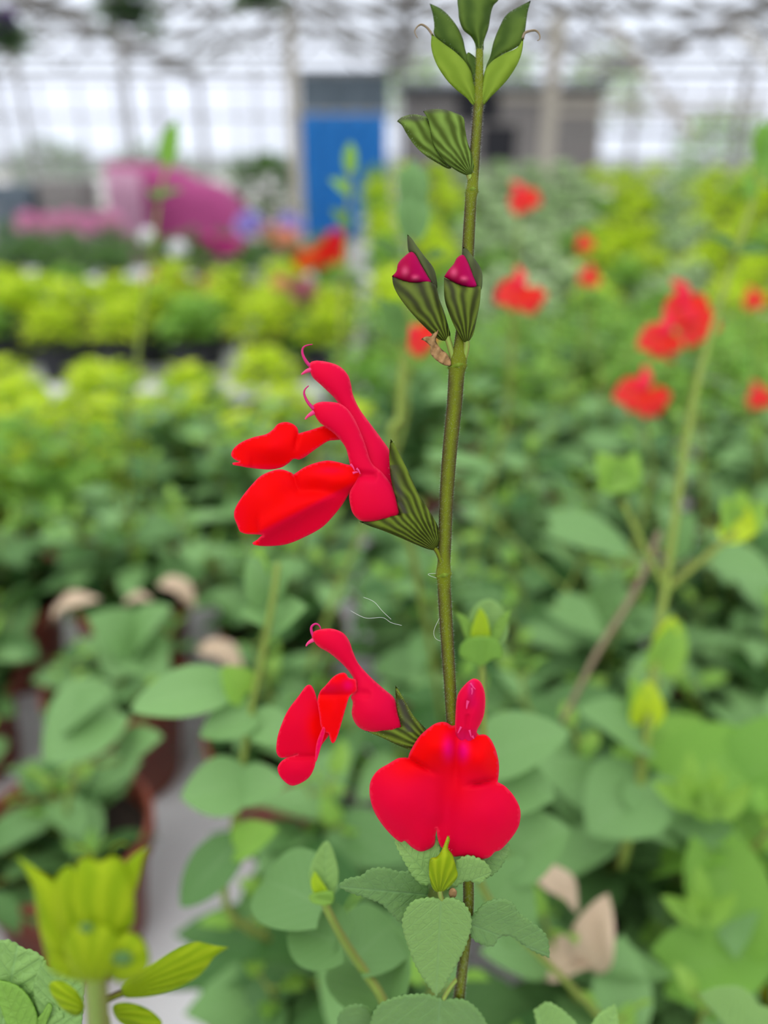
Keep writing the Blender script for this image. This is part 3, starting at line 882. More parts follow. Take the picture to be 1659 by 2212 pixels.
# small trees behind the glass and inside the far bay
def tree(px, py, d, r, label, m='dark_leaf', ground=0.0):
    p = P(px, py, d); e_ = tag(empty('tree', (p.x, p.y, ground)), label, 'tree')
    MB().tube([(p.x, p.y, ground), (p.x+.05, p.y, (p.z+ground)/2), (p.x, p.y, p.z)], [.08*r+.02, .06*r+.02, .03*r], n=7).build('trunk', 'woody', e_)
    dome('crown', m, e_, random.Random(int(px)), p, r, r*.85, 420, r*.28, .6, lo=-1)
    return e_
tree(575, 400, 10.5, .55, 'grey-green shrub in the far bay left of the blue sheet')
tree(330, 395, 20, 1.2, 'hazy green tree outside beyond the magenta cloth', ground=-.1)
tree(890, 185, 20, 1.0, 'pale tree outside above the boarded shed at its left end', 'pale_leaf', -.1)
tree(1075, 170, 22, 1.2, 'pale tree outside above the middle of the boarded shed', 'pale_leaf', -.1)
tree(1300, 190, 21, 1.2, 'pale tree outside right of the beige post', 'pale_leaf', -.1)
tree(1560, 330, 20, 1.3, 'green tree outside at the right edge', 'mid_leaf', -.1)
tree(120, 380, 22, 1.2, 'hazy tree outside at the left edge', ground=-.1)

# hanging baskets
def basket(px, py, d, r, label, bl, side=1):
    p = P(px, py, d); e_ = tag(empty('hanging_basket', p), label, 'hanging basket')
    MB().lathe(tuple(p), [(0, -r*.6), (r*.35, -r*.55), (r*.55, -r*.1), (r*.58, 0), (r*.53, 0), (r*.5, -r*.1), (0, -r*.5)], 20).build('basket', 'black_pot', e_)
    top = Vector((p.x, p.y, 3.2))
    hook = Vector((p.x, p.y, p.z+r*2.2))
    for k_ in range(3):
        a = k_*2.1
        MB().tube([p+Vector((r*.55*math.cos(a), r*.55*math.sin(a), 0)), hook], .003, n=5).build('chain', 'steel', e_)
    MB().tube([hook, Vector((p.x, p.y, ZE+.12))], .004, n=5).build('hook', 'steel', e_)
    dome('foliage', 'dark_leaf', e_, random.Random(int(px)+3), p, r*.9, r*.7, 260, r*.35, .5, lo=-1.1, tints=(-.3, .3))
    rr = random.Random(4)
    for (ox, oz, c) in bl: blossom(e_, p+Vector((ox*r, -.3*r, oz*r)), r*.42, c, rr)
    return e_
basket(272, 5, 3.4, .17, 'dark trailing hanging basket left of centre at the top edge', [(.5, .45, 'orange'), (-.3, .4, 'peach')])
basket(555, -28, 3.6, .15, 'dark hanging basket cut by the top edge right of the trailing one', [(.75, .3, 'purple')])
basket(10, 72, 3.5, .13, 'hanging basket with purple blooms at the left edge', [(.3, .4, 'purple'), (-.5, .6, 'purple'), (.1, .0, 'purple')])
# ================================================================== THE FLOWERING SAGE IN FOCUS
BENCH_Z = .68
POT_AT = Vector((.022, .110, BENCH_Z+.0095))
sage = tag(empty('flowering_sage', POT_AT), 'sharp foreground sage with scarlet flowers and crimson buds on a tall olive stem', 'plant')
make_pot(sage, tuple(POT_AT), r=.058, h=.10)
FH = MAIN
def along(pts):                               # pixel polyline -> world points on the main plane
    return spline([FH(*p) for p in pts], 6)
def hairs_on_tube(mb, pts, rads, per, L, r, n_rng):
    for i in range(len(pts)-1):
        a = pts[i]; b = pts[i+1]; d = (b-a).normalized(); x = (RIGHT-d*RIGHT.dot(d)).normalized(); y = d.cross(x)
        for k in range(int(per*(b-a).length*1000)+1):
            t = n_rng.random(); ang = n_rng.uniform(0, 2*math.pi)
            q = x*math.cos(ang)+y*math.sin(ang)
            rr = rads[i]*(1-t)+rads[i+1]*t
            mb.spike(a.lerp(b, t)+q*rr*.95, q+d*n_rng.uniform(-.5, .4), L*n_rng.uniform(.5, 1.2), r)
rh = random.Random(3)
px2m = .1195/F
# stem: (x, y, z, half width in px)
stem_px = [(1036, 85, -6, 7.5), (1035, 150, 0, 9), (1034, 215, 0, 12.5), (1031, 260, 0, 11.5), (1026, 330, 0, 11.5), (1021, 395, 0, 12), (1019, 414, 0, 14), (1017, 432, 0, 12.5),
           (1013, 500, 0, 13), (1010, 560, -4, 13), (1004, 660, -6, 14), (998, 730, -4, 15.5), (993, 765, 0, 17), (988, 792, 0, 20), (986, 808, 0, 17.5),
           (981, 880, 0, 16.5), (971, 980, 0, 16), (964, 1080, 0, 15), (961, 1160, 0, 14.5), (959, 1215, 0, 14), (958, 1240, 0, 17.5), (959, 1258, 0, 14.5), (962, 1320, 0, 14.5),
           (967, 1400, 0, 14), (972, 1480, 0, 13), (977, 1560, 0, 12.5), (985, 1640, -10, 12), (998, 1750, -30, 12), (1008, 1850, -35, 12), (1012, 1925, -20, 12), (1009, 2000, -12, 12), (1000, 2080, -8, 12.5), (992, 2150, -5, 13), (986, 2230, 0, 14)]
sp = spline([FH(x, y, z) for x, y, z, w in stem_px], 5)
sr = lerp_list([w*px2m for x, y, z, w in stem_px], len(sp))
endp = Vector((POT_AT.x, POT_AT.y, POT_AT.z+.078))
tail = spline([sp[-2], sp[-1], sp[-1].lerp(endp, .35)+Vector((-.002, .004, 0)), sp[-1].lerp(endp, .7), endp], 5)[6:]
sp_all = sp+tail; sr_all = sr+[sr[-1]*(1+.5*i/len(tail)) for i in range(len(tail))]
flags = []
for i in range(len(sp_all)):
    y = proj(sp_all[i])[1]
    f = 1.0
    for yn in (414, 785, 1243): f = min(f, .15+abs(y-yn+ (10 if y < yn else 0))/45)
    if y < 225: f = .1
    flags.append(min(1, max(.05, f)))
stem = MB().tube(sp_all, sr_all, n=20, square=.16, flag=flags).build('stem', 'stem', sage)
hb = MB(); hairs_on_tube(hb, sp, sr, 70, .00044, .000013, rh)
tag(hb.build('stem_hairs', 'hair', stem), kind='stuff')
nb_ = MB()
for (x, y, w) in ((1019, 415, 13.5), (988, 792, 19.5), (958, 1241, 17)):
    p = FH(x, y); d = (FH(x-2, y-10)-FH(x, y)).normalized()
    nb_.tube([p-d*.0004, p-d*.0002, p, p+d*.0002, p+d*.0004], [w*px2m*q for q in (.9, 1.05, 1.1, 1.05, .9)], n=20)
    for k in range(24):
        a = 2*math.pi*k/24; q = RIGHT*math.cos(a)+FWD*math.sin(a)
        hb2 = nb_.spike(p+q*w*px2m, q+Vector((0, 0, rh.uniform(-.5, .6))), .0005, .00003)
nb_.build('node_ring', 'bract_light', stem)

def polar(base, N, flush=None):               # ribs that run together at the foot of a calyx
    bx, by = base
    def f(x, y, d):
        a = math.atan2(y-by, x-bx)
        r = math.hypot(x-bx, y-by)
        return (a*N/(2*math.pi), flush(x, y, d) if flush else 0, d)
    return f
def rib_relief(base, N, amp):
    bx, by = base
    def f(x, y, d):
        a = math.atan2(y-by, x-bx)
        return amp*math.sin(a*N)*min(1, math.hypot(x-bx, y-by)/60)
    return f
def fringe(name, fr, outline, parent, m='hair', L=.00038, every=5, dens=2, r=.000014, z0=None, skip=None):
    loop = smooth_loop(outline, every); n = len(loop); mb = MB()
    cx = sum(p[0] for p in loop)/n; cy = sum(p[1] for p in loop)/n
    a = np.array(loop); sg = 1 if np.sum(a[:, 0]*np.roll(a[:, 1], -1)-np.roll(a[:, 0], -1)*a[:, 1]) > 0 else -1
    for i in range(n):
        x, y = loop[i]; dx = loop[(i+1) % n][0]-loop[i-1][0]; dy = loop[(i+1) % n][1]-loop[i-1][1]
        q = math.hypot(dx, dy)+1e-9; nx, ny = dy/q*sg, -dx/q*sg
        if skip and skip(x, y): continue
        for k in range(dens):
            z = (z0(x, y) if z0 else 0)+rh.uniform(-6, 8)
            o = rh.uniform(-8, 0)
            p = fr(x+nx*o+rh.uniform(-3, 3), y+ny*o+rh.uniform(-3, 3), z)
            d = RIGHT*(nx+rh.uniform(-.5, .5)) - UP*(ny+rh.uniform(-.5, .5)) - FWD*rh.uniform(-.3, .6)
            mb.spike(p, d, L*rh.uniform(.5, 1.2), r)
    return tag(mb.build(name, m, parent), kind='stuff')

# ---------- top whorl of bracts
def bump2(x, y, cx, cy, sx_, sy_, amp): return amp*math.exp(-((x-cx)/sx_)**2-((y-cy)/sy_)**2)
top_bud = [(1012, -20), (990, -25), (988, 0), (990, 22), (992, 43), (1001, 65), (1017, 79), (1026, 95), (1030, 113), (1044, 108), (1045, 91), (1055, 61), (1060, 32), (1066, 12), (1078, -4), (1070, -40), (1052, -80), (1036, -118, 1), (1022, -80)]
ob = MB().inflate(FH, top_bud, .75, luv=polar((1036, 120), 16), step=5, relief=rib_relief((1036, 120), 9, 1.2)).build('bud', 'bract_dark', sage)
fringe('bud_hairs', FH, top_bud, ob)
L2 = [(928, 7, 1), (935, 32), (938, 56), (938, 76), (960, 96), (987, 116), (1005, 138), (1026, 170), (1027, 150), (1020, 137), (1007, 113), (1001, 87), (990, 61), (974, 39), (953, 19)]
R2 = [(1147, 1, 1), (1140, 26), (1135, 61), (1129, 91), (1109, 106), (1083, 119), (1066, 132), (1048, 165), (1050, 143), (1059, 121), (1066, 91), (1079, 58), (1094, 32), (1120, 15)]
L1 = [(933, 72, 1), (931, 98), (937, 124), (948, 148), (966, 174), (987, 195), (1007, 211), (1022, 228), (1030, 222), (1028, 200), (1022, 173), (1018, 156), (1005, 134), (983, 112), (957, 93), (941, 80)]
R1 = [(1131, 78, 1), (1129, 104), (1120, 134), (1100, 167), (1079, 191), (1059, 211), (1046, 226), (1036, 222), (1038, 198), (1043, 174), (1048, 152), (1063, 132), (1089, 116), (1118, 102)]
MD = [(1011, 113), (1027, 124), (1038, 141), (1044, 160), (1040, 184), (1031, 210), (1024, 186), (1018, 152), (1008, 130)]
for nm, ol, m, z, b_ in (('bract', L2, 'bract_dark', -12, (1030, 190)), ('bract', R2, 'bract_dark', -12, (1045, 190)), ('bract', MD, 'bract_dark', -2, (1032, 220)),
                         ('bract', L1, 'bract_light', 6, (1030, 235)), ('bract', R1, 'bract_light', 6, (1040, 235))):
    o = MB().inflate(FH, ol, .55, z0=lambda x, y, z=z: z+.12*(abs(x-1036)), luv=polar(b_, 14), step=4.5, relief=rib_relief(b_, 12, .6)).build(nm, m, sage)
    fringe('bract_hairs', FH, ol, o, L=.00042, every=5, skip=lambda x, y: 985 < x < 1080 and y < 160)
for pts, w in (([(938, 84), (933, 74), (924, 61), (911, 53), (901, 58), (896, 69), (902, 82)], 3), ([(1129, 84), (1133, 72), (1144, 67), (1157, 66), (1165, 74), (1166, 84), (1161, 88)], 3)):
    q = along([(x, y, 6) for x, y in pts])
    MB().tube(q, [w*px2m*(1.1-.8*i/len(q)) for i in range(len(q))], n=8).build('tendril_tip', 'woody', sage)
# ---------- upper pair of closed calyces
backc = [(857, 262, 1), (868, 253), (890, 247), (912, 250), (930, 257), (950, 300), (975, 362), (966, 364), (944, 352), (916, 334), (894, 312), (877, 287), (868, 271)]
frontc = [(914, 240, 1), (931, 236), (957, 236), (979, 242), (1001, 254), (1005, 280), (1011, 310), (1022, 338), (1026, 362), (1020, 378), (1009, 379), (992, 372), (970, 357), (948, 332), (933, 300), (926, 262)]
for ol, b_, z, nm in ((backc, (985, 372), -14, 'calyx'), (frontc, (1020, 382), 8, 'calyx')):
    fl = (lambda x, y, d: .75*max(0, 1-abs(y-238)/9.) if x > 915 else .8*max(0, 1-abs(y-255)/10.))
    o = MB().inflate(FH, ol, .62, z0=lambda x, y, z=z: z, luv=polar(b_, 34 if z > 0 else 30, fl), step=4, relief=rib_relief(b_, 34 if z > 0 else 30, 2.4)).build(nm, 'bud_calyx', sage)
    fringe('calyx_hairs', FH, ol, o, L=.0003)
q = along([(1012, 374, 6), (1018, 392, 4), (1019, 410, 2)])
MB().tube(q, 7*px2m, n=10).build('pedicel', 'stem_green', sage)
# ---------- middle pair of opening buds
def opening_bud(cal, sep, mag, base, z, ped):
    bx, by = base
    fl = lambda x, y, d: 0.0
    o = MB().inflate(FH, cal, .72, z0=lambda x, y: z, luv=polar(base, 30, lambda x, y, d: .35*max(0, min(1, (by-y)/130-.1))*(1 if x < bx-20 else .4)), step=4, relief=rib_relief(base, 30, 2.0)).build('bud', 'calyx', sage)
    tag(o, 'opening crimson bud in a striped calyx')
    MB().inflate(FH, sep, .8, z0=lambda x, y: z-10, luv=polar(base, 34, lambda x, y, d: .65), step=4).build('sepal', 'bud_calyx', o)
    mx = sum(p[0] for p in mag)/len(mag); my = sum(p[1] for p in mag)/len(mag)
    def lv(x, y, d):
        g = max(bump2(x, y, mx-14, my+2, 7, 9, 1), bump2(x, y, mx+8, my+16, 7, 5, 1.2))
        return (min(1, max(0, (x-mx)/40+.3)), min(1, g*.7), 0)
    MB().inflate(FH, mag, .8, z0=lambda x, y: z-1, luv=lv, step=4, relief=lambda x, y, d: bump2(x, y, mx-12, my, 9, 14, 4)+bump2(x, y, mx+8, my+16, 8, 6, 5)).build('petal_bud', 'magenta_bud', o)
    fringe('bud_hairs', FH, cal, o, L=.0003)
    qq = along(ped)
    MB().tube(qq, 6.5*px2m, n=10).build('pedicel', 'stem_green', o)
opening_bud([(847, 597, 1), (862, 602), (878, 607), (901, 609), (920, 606), (934, 611), (942, 618), (949, 645), (960, 675), (969, 706), (973, 724), (968, 735), (956, 736), (944, 731), (921, 710), (888, 675), (862, 641), (850, 617)],
            [(880, 506, 1), (890, 516), (901, 532), (919, 556), (936, 578), (943, 601), (944, 625), (932, 612), (918, 590), (908, 572), (895, 550), (883, 544), (880, 523)],
            [(846, 597, 1), (856, 586), (860, 569), (873, 554), (888, 544), (898, 551), (910, 573), (923, 595), (932, 612), (915, 611), (895, 612), (873, 608)],
            (968, 745), 4, [(966, 728, 4), (971, 745, 5), (977, 768, 5), (981, 788, 3)])
opening_bud([(959, 600, 1), (975, 607), (997, 616), (1019, 620), (1037, 619), (1038, 640), (1035, 664), (1028, 697), (1022, 723), (1011, 738), (1000, 737), (984, 710), (969, 675), (960, 643)],
            [(1000, 533, 1), (1010, 539), (1023, 556), (1036, 575), (1042, 593), (1040, 625), (1027, 620), (1017, 590), (1008, 568), (1000, 555)],
            [(959, 598, 1), (968, 584), (980, 570), (988, 556), (1001, 551), (1011, 567), (1021, 593), (1029, 619), (1006, 620), (982, 611)],
            (1008, 748), 20, [(1006, 728, 18), (1008, 748, 14), (1003, 772, 8), (997, 790, 4)])
dry = [(909, 733, 1), (919, 727), (932, 725), (937, 708, 1), (947, 713), (942, 736), (952, 752), (969, 768), (974, 788), (960, 789), (941, 777), (929, 762), (930, 749), (919, 738)]
o = MB().inflate(FH, dry, .22, z0=lambda x, y: 14+5*math.sin(x*.3+y*.15), luv=None, step=4, relief=lambda x, y, d: 2*math.sin(x*.5)*math.cos(y*.35)).build('dried_bract', 'dry', sage)
tag(o, 'shrivelled brown bract')

# ---------- flowers
def flower_frame(zc): return FH
def hood_luv(mx, my):
    return lambda x, y, d: (min(1, max(0, .35+.004*(x-mx)-.002*(y-my))), .0, max(0, 1-d/3.5)*.9)
def lip_luv(scar):                            # scar(x, y) -> 0 scarlet .. 1 crimson
    return lambda x, y, d: (min(1, max(0, scar(x, y))), 0.0, max(0, 1-d/3.0))
def curl(parent, pts, w, m='style', name='style', z=0):
    q = along([(x, y, z) for x, y in pts])
    MB().tube(q, [w*px2m*(1-.75*i/(len(q)-1)) for i in range(len(q))], n=8).build(name, m, parent)
# upper flower, further one
A = [(667, 790), (672, 782), (684, 779), (708, 782), (733, 791), (751, 809), (758, 829), (763, 854), (776, 882), (796, 910), (822, 945), (843, 977), (852, 1020), (860, 1060), (866, 1107), (880, 1130), (850, 1120), (800, 1085), (775, 1040), (765, 990), (755, 950), (745, 905), (728, 867), (698, 836), (675, 814)]
zA = lambda x, y: -34+(y-780)*.035
fa = MB().inflate(FH, A, .72, z0=zA, luv=hood_luv(760, 950), step=5.5).build('flower', 'hood', sage)
tag(fa, 'upper scarlet flower, the further of the overlapping two')
fringe('hood_fuzz', FH, A, fa, 'red_hair', L=.00028, every=3, dens=2, z0=zA, skip=lambda x, y: y > 960)
curl(fa, [(672, 792), (663, 783), (656, 771), (653, 760), (655, 751), (663, 746), (675, 744)], 4.2, z=-34)
curl(fa, [(674, 798), (664, 801), (657, 805), (651, 809)], 6, 'pink_stamen', 'stamen', z=-34)
lipA = [(735, 950, 1), (728, 938), (703, 921), (688, 924), (672, 929), (658, 933), (645, 937, 1), (643, 926), (634, 917), (619, 912), (601, 916), (589, 929), (574, 939), (548, 945), (523, 955), (506, 968), (499.5, 982), (505, 991), (518, 998, 1), (502, 1000), (503, 1004), (520, 1007), (543, 1011), (581, 1014), (606, 1010), (622, 1001), (634, 991), (645, 993, 1), (657, 988), (682, 970), (708, 953), (722, 951)]
def zlA(x, y, d):
    z = -20 + bump2(x, y, 590, 965, 55, 32, 26)+(700-x)*.10
    z += bump2(x, y, 690, 940, 40, 20, 6)
    cx_ = 643-(y-937)*.18
    if 930 < y < 975: z -= 10*math.exp(-((x-cx_)/5)**2)*(1-abs(y-950)/30)
    return z+.5*max(0, 30-abs(y-1003))*(x < 540)*.3
o = MB().sheet(FH, lipA, zlA, lip_luv(lambda x, y: .05+.7*max(0, (y-1000)/14)*(x < 610)+.5*max(0, (y-(985-(x-640)*.5))/10)*(x > 640)), step=5).build('lower_lip', 'petal', fa, solid=.00022)
# upper flower, nearer one
B = [(674, 884), (678, 874), (695, 868), (728, 870), (748, 881), (764, 902), (779, 934), (790, 963), (803, 1000), (827, 1022), (849, 1055), (862, 1107), (850, 1117), (822, 1124), (784, 1126), (763, 1110), (755, 1082), (756, 1062), (767, 1041), (768, 1022), (757, 1005), (752, 985), (746, 966), (733, 948), (720, 935), (703, 922), (690, 912), (680, 897)]
zB = lambda x, y: 12+(y-880)*.01
def relB(x, y, d): return -11*math.exp(-((y-(1026+.05*(x-770)))/9)**2)*(x < 812)
fb = MB().inflate(FH, B, .62, z0=zB, luv=hood_luv(770, 1000), step=5, relief=relB).build('flower', 'hood', sage)
tag(fb, 'upper scarlet flower, the nearer of the overlapping two')
fringe('hood_fuzz', FH, B, fb, 'red_hair', L=.00026, every=3, dens=2, z0=zB, skip=lambda x, y: y > 960)
curl(fb, [(679, 884), (669, 874), (661, 862), (657, 850), (659, 841), (667, 833)], 4.2, z=14)
curl(fb, [(679, 890), (671, 895), (664, 900), (659, 906)], 5.5, 'pink_stamen', 'stamen', z=14)
lipB = [(782, 1022, 1), (765, 1008), (746, 1003), (733, 999), (708, 995), (682, 1000), (657, 1010), (634, 1026, 1), (624, 1019), (606, 1014), (586, 1018), (563, 1029), (543, 1049), (523, 1074), (509, 1097), (506, 1115), (513, 1135), (518, 1148, 1), (531, 1153), (550, 1154), (569, 1155, 1), (557, 1165), (545, 1173), (548, 1177), (581, 1179), (619, 1175), (657, 1160), (695, 1139), (720, 1114), (741, 1087), (756, 1062), (777, 1033)]
def zlB(x, y, d):
    z = 6+(740-x)*.06
    z += bump2(x, y, 575, 1085, 60, 60, 22)
    fold = (y-(1155-(x-569)*.57))              # the near edge folds down
    z += 14*math.exp(-((fold+14)/26)**2)*(x > 560)
    z -= max(0, fold)*.35*(x > 560)
    cx_ = 634+(y-1026)*.28
    if y < 1075: z -= 13*math.exp(-((x-cx_)/6)**2)*max(0, 1-(y-1026)/48)*(y > 1020)
    z += bump2(x, y, 700, 1030, 45, 16, 10) - bump2(x, y, 700, 1062, 60, 14, 12)
    return z
def scB(x, y):
    fold = (y-(1140-(x-569)*.52))
    return .03+(.75*max(0, min(1, fold/8)) if x > 560 else .5*max(0, (540-x)/60)) + bump2(x, y, 715, 1017, 28, 8, .6)
o = MB().sheet(FH, lipB, zlB, lip_luv(scB), step=5).build('lower_lip', 'petal', fb, solid=.00022)
for (a, b) in (((757, 1003), (766, 1017)), ((770, 1012), (778, 1024)), ((762, 1022), (774, 1020))):
    curl(fb, [a, ((a[0]+b[0])/2+1, (a[1]+b[1])/2-1), b], 3, 'pink_stamen', 'stamen', z=30)
CAL = [(844, 948, 1), (854, 963), (866, 986), (881, 1016), (900, 1058), (919, 1090), (936, 1118), (947, 1140), (950, 1166), (941, 1187), (924, 1186), (900, 1177), (879, 1168), (829, 1147), (800, 1137), (775, 1126, 1), (800, 1126), (822, 1119), (840, 1113), (864, 1112, 1), (856, 1085), (850, 1060), (843, 1024), (841, 975)]
flc = lambda x, y, d: max(.75*math.exp(-((x-(846+(y-1000)*.24))/11)**2)*(1 if 1005 < y < 1108 else 0), .5*max(0, 1-d/2.5)*(y > 1115)*(x < 800))
o = MB().inflate(FH, CAL, .55, z0=lambda x, y: 14-6*max(0, (x-900)/50), luv=polar((950, 1196), 52, flc), step=4.2, relief=rib_relief((950, 1196), 52, 3.0)).build('calyx', 'calyx', fb)
fringe('calyx_hairs', FH, CAL, o, L=.00028, every=4)
cal2 = [(842, 965, 1), (850, 985), (862, 1020), (880, 1060), (905, 1110), (935, 1160), (943, 1184), (925, 1186), (890, 1165), (865, 1120), (850, 1060), (841, 1000)]
MB().inflate(FH, cal2, .5, z0=lambda x, y: -14, luv=polar((950, 1196), 46), step=5).build('calyx', 'bud_calyx', fa)
q = along([(936, 1180, 8), (946, 1194, 8), (953, 1214, 8), (960, 1240, 6)])
MB().tube(q, [6.5*px2m, 5*px2m, 5*px2m, 6*px2m]*1 if len(q) == 4 else 5.2*px2m, n=10, flag=.7).build('pedicel', 'stem', fb)

# lower left flower
Cc = [(674, 1378), (675, 1368), (682, 1362), (702, 1358), (722, 1359), (742, 1368), (755, 1386), (763, 1409), (775, 1434), (800, 1462), (828, 1487), (852, 1509), (860, 1540), (868, 1567), (862, 1578), (838, 1580), (813, 1583), (788, 1578), (770, 1566), (760, 1543), (762, 1518), (758, 1505), (766, 1492), (766, 1472), (755, 1452), (737, 1432), (712, 1411), (687, 1396)]
zC = lambda x, y: -6
def relC(x, y, d): return -6*math.exp(-((y-(1497+.1*(x-770)))/8)**2)*(x < 800) + bump2(x, y, 800, 1540, 35, 30, 5)
fc = MB().inflate(FH, Cc, .74, z0=zC, luv=hood_luv(770, 1470), step=5, relief=relC).build('flower', 'hood', sage)
tag(fc, 'lower scarlet flower seen in profile')
fringe('hood_fuzz', FH, Cc, fc, 'red_hair', L=.00026, every=3, dens=2, z0=zC, skip=lambda x, y: y > 1430)
curl(fc, [(678, 1376), (673, 1364), (673, 1354), (680, 1348), (687, 1349), (692, 1356), (692, 1368)], 3.6, z=-6)
curl(fc, [(678, 1382), (670, 1386), (664, 1391), (661, 1396)], 5, 'pink_stamen', 'stamen', z=-6)
l1 = [(770, 1480), (768, 1468), (760, 1466), (752, 1463), (748, 1456), (740, 1453), (722, 1461), (704, 1480), (691, 1495), (686, 1515), (690, 1542), (693, 1566), (700, 1580), (710, 1584), (713, 1596), (718, 1605), (724, 1601), (731, 1584), (737, 1563), (747, 1528), (756, 1503), (770, 1492)]
def z1(x, y, d): return 8+bump2(x, y, 722, 1475, 30, 22, 14) - bump2(x, y, 712, 1500, 60, 7, 7) + bump2(x, y, 722, 1535, 18, 40, 8)
l2 = [(686, 1516, 1), (684, 1508), (679, 1492), (671, 1480), (661, 1482), (646, 1502), (623, 1533), (610, 1561), (600, 1591), (597, 1621), (602, 1633), (611, 1637), (628, 1633), (644, 1628, 1), (616, 1639), (604, 1649), (600, 1662), (608, 1680), (626, 1695), (643, 1694), (666, 1680), (678, 1660), (684, 1637), (694, 1611), (714, 1582), (718, 1555), (704, 1530), (694, 1520)]
def z2(x, y, d): return -4+bump2(x, y, 640, 1570, 50, 60, 16)+bump2(x, y, 640, 1665, 34, 22, 10)-bump2(x, y, 660, 1634, 60, 6, 7)-bump2(x, y, 690, 1560, 12, 50, 5)
MB().sheet(FH, l2, z2, lip_luv(lambda x, y: .75-bump2(x, y, 685, 1570, 22, 45, .9)+.2*max(0, (y-1640)/40)), step=5).build('lower_lip', 'petal', fc, solid=.00022)
MB().sheet(FH, l1, z1, lambda x, y, d: (min(1, .05+bump2(x, y, 712, 1486, 30, 12, .8)), bump2(x, y, 752, 1480, 12, 12, .5), max(0, 1-d/3)), step=4).build('side_lobe', 'petal', fc, solid=.00022)
fl3 = [(698, 1570), (703, 1576), (697, 1600), (690, 1625), (683, 1645), (681, 1630), (684, 1605), (691, 1585)]
MB().sheet(FH, fl3, lambda x, y, d: 12, lambda x, y, d: (.9, .35, max(0, 1-d/3)), step=4).build('curled_edge', 'petal', fc, solid=.0002)
CAL3 = [(854, 1480, 1), (865, 1497), (877, 1518), (890, 1541), (906, 1560), (922, 1577), (935, 1600), (930, 1622), (905, 1628), (884, 1620), (851, 1606), (826, 1594), (790, 1579, 1), (826, 1573), (845, 1569), (866, 1570, 1), (858, 1540), (855, 1510)]
flc3 = lambda x, y, d: .75*math.exp(-((x-(861+(y-1500)*.3))/10)**2)*(1 if 1510 < y < 1580 else 0)
o = MB().inflate(FH, CAL3, .6, z0=lambda x, y: -4, luv=polar((945, 1628), 36, flc3), step=4.5, relief=rib_relief((945, 1628), 36, 2.2)).build('calyx', 'calyx', fc)
fringe('calyx_hairs', FH, CAL3, o, L=.00026, every=5)
q = along([(925, 1605, -6), (950, 1625, -8), (975, 1650, -12), (990, 1690, -20)])
MB().tube(q, 6*px2m, n=10).build('pedicel', 'stem_green', fc)

# front flower, face on
DH = [(1027, 1466), (1038, 1473), (1046, 1491), (1048.5, 1514), (1046, 1542), (1039, 1562), (1031, 1577), (1029, 1590), (1020, 1604), (1007, 1622), (997, 1606), (987, 1592), (983, 1574), (984, 1542), (986, 1514), (991, 1496), (1004, 1479), (1017, 1468)]
def relD(x, y, d): return -9*math.exp(-((x-(1018-(y-1515)*.22))/9)**2-((y-1518)/26)**2) - 6*math.exp(-((x-(1008-(y-1570)*.1))/4)**2)*(1545 < y < 1605) + bump2(x, y, 1014, 1490, 5, 16, 3)
def lvDH(x, y, d):
    m = bump2(x, y, 1018, 1488, 7, 18, .9)
    return (min(1, .5+bump2(x, y, 1020, 1518, 12, 12, .6)), min(1, max(m, max(0, y-1570)/60)), max(0, 1-d/3.5)*(y < 1580))
zD = lambda x, y: 30+max(0, (1560-y))*.15-max(0, y-1575)*.25
fd = MB().inflate(FH, DH, .75, z0=zD, luv=lvDH, step=3.6, relief=relD).build('flower', 'hood', sage)
tag(fd, 'lowest scarlet flower facing the camera')
fringe('hood_fuzz', FH, DH, fd, 'red_hair', L=.00028, every=3, dens=2, z0=zD, skip=lambda x, y: y > 1560)
curl(fd, [(1011, 1514), (1009, 1522), (1008, 1531)], 3.4, 'pink_stamen', 'style', z=62)
curl(fd, [(1016, 1476), (1022, 1484), (1027, 1489)], 2.2, 'pink_stamen', 'stamen', z=60)
curl(fd, [(1019, 1486), (1020, 1493), (1019, 1500)], 2.6, 'pink_stamen', 'stamen', z=62)
lipD = [(985, 1567), (975, 1568), (966, 1562), (957, 1560), (945, 1562), (932, 1569), (907, 1591), (889, 1619), (881, 1638, 1), (871, 1637), (858, 1639), (838, 1651), (818, 1663), (804, 1681), (799, 1701), (801, 1727), (810, 1754), (826, 1780), (848, 1805), (866, 1818), (874, 1815), (882, 1822), (891, 1830), (907, 1838), (922, 1835), (937, 1825), (940, 1805), (943, 1787, 1), (945, 1808), (952, 1828), (967, 1839), (980, 1849), (998, 1848), (1015, 1851), (1036, 1854.5), (1056, 1851), (1069, 1839), (1080, 1835), (1097, 1818), (1114, 1795), (1122, 1775), (1122.5, 1747), (1109, 1719), (1091, 1699), (1075, 1690, 1), (1077, 1653), (1071, 1623), (1061, 1600), (1051, 1589), (1042, 1587), (1034, 1588), (1029, 1582)]
def zlD(x, y, d):
    z = 24 + bump2(x, y, 945, 1615, 40, 40, 30)+bump2(x, y, 1036, 1638, 32, 40, 30)
    z -= bump2(x, y, 985, 1640, 10, 60, 12)
    z += bump2(x, y, 968, 1618, 12, 22, 7)+bump2(x, y, 1002, 1622, 12, 22, 7)
    z += bump2(x, y, 868, 1735, 60, 60, 24)+bump2(x, y, 1050, 1765, 60, 60, 24)
    z -= bump2(x, y, 965, 1750, 20, 80, 16)
    z -= max(0, 34-d)**1.5*.05                 # the rims roll back
    for (cx, cy, sl) in ((905, 1650, .55), (1040, 1690, -.2)):
        z -= 24*math.exp(-((y-(cy+(x-cx)*sl))/6)**2)*math.exp(-((x-cx)/26)**2)
    return z - max(0, y-1700)*.05
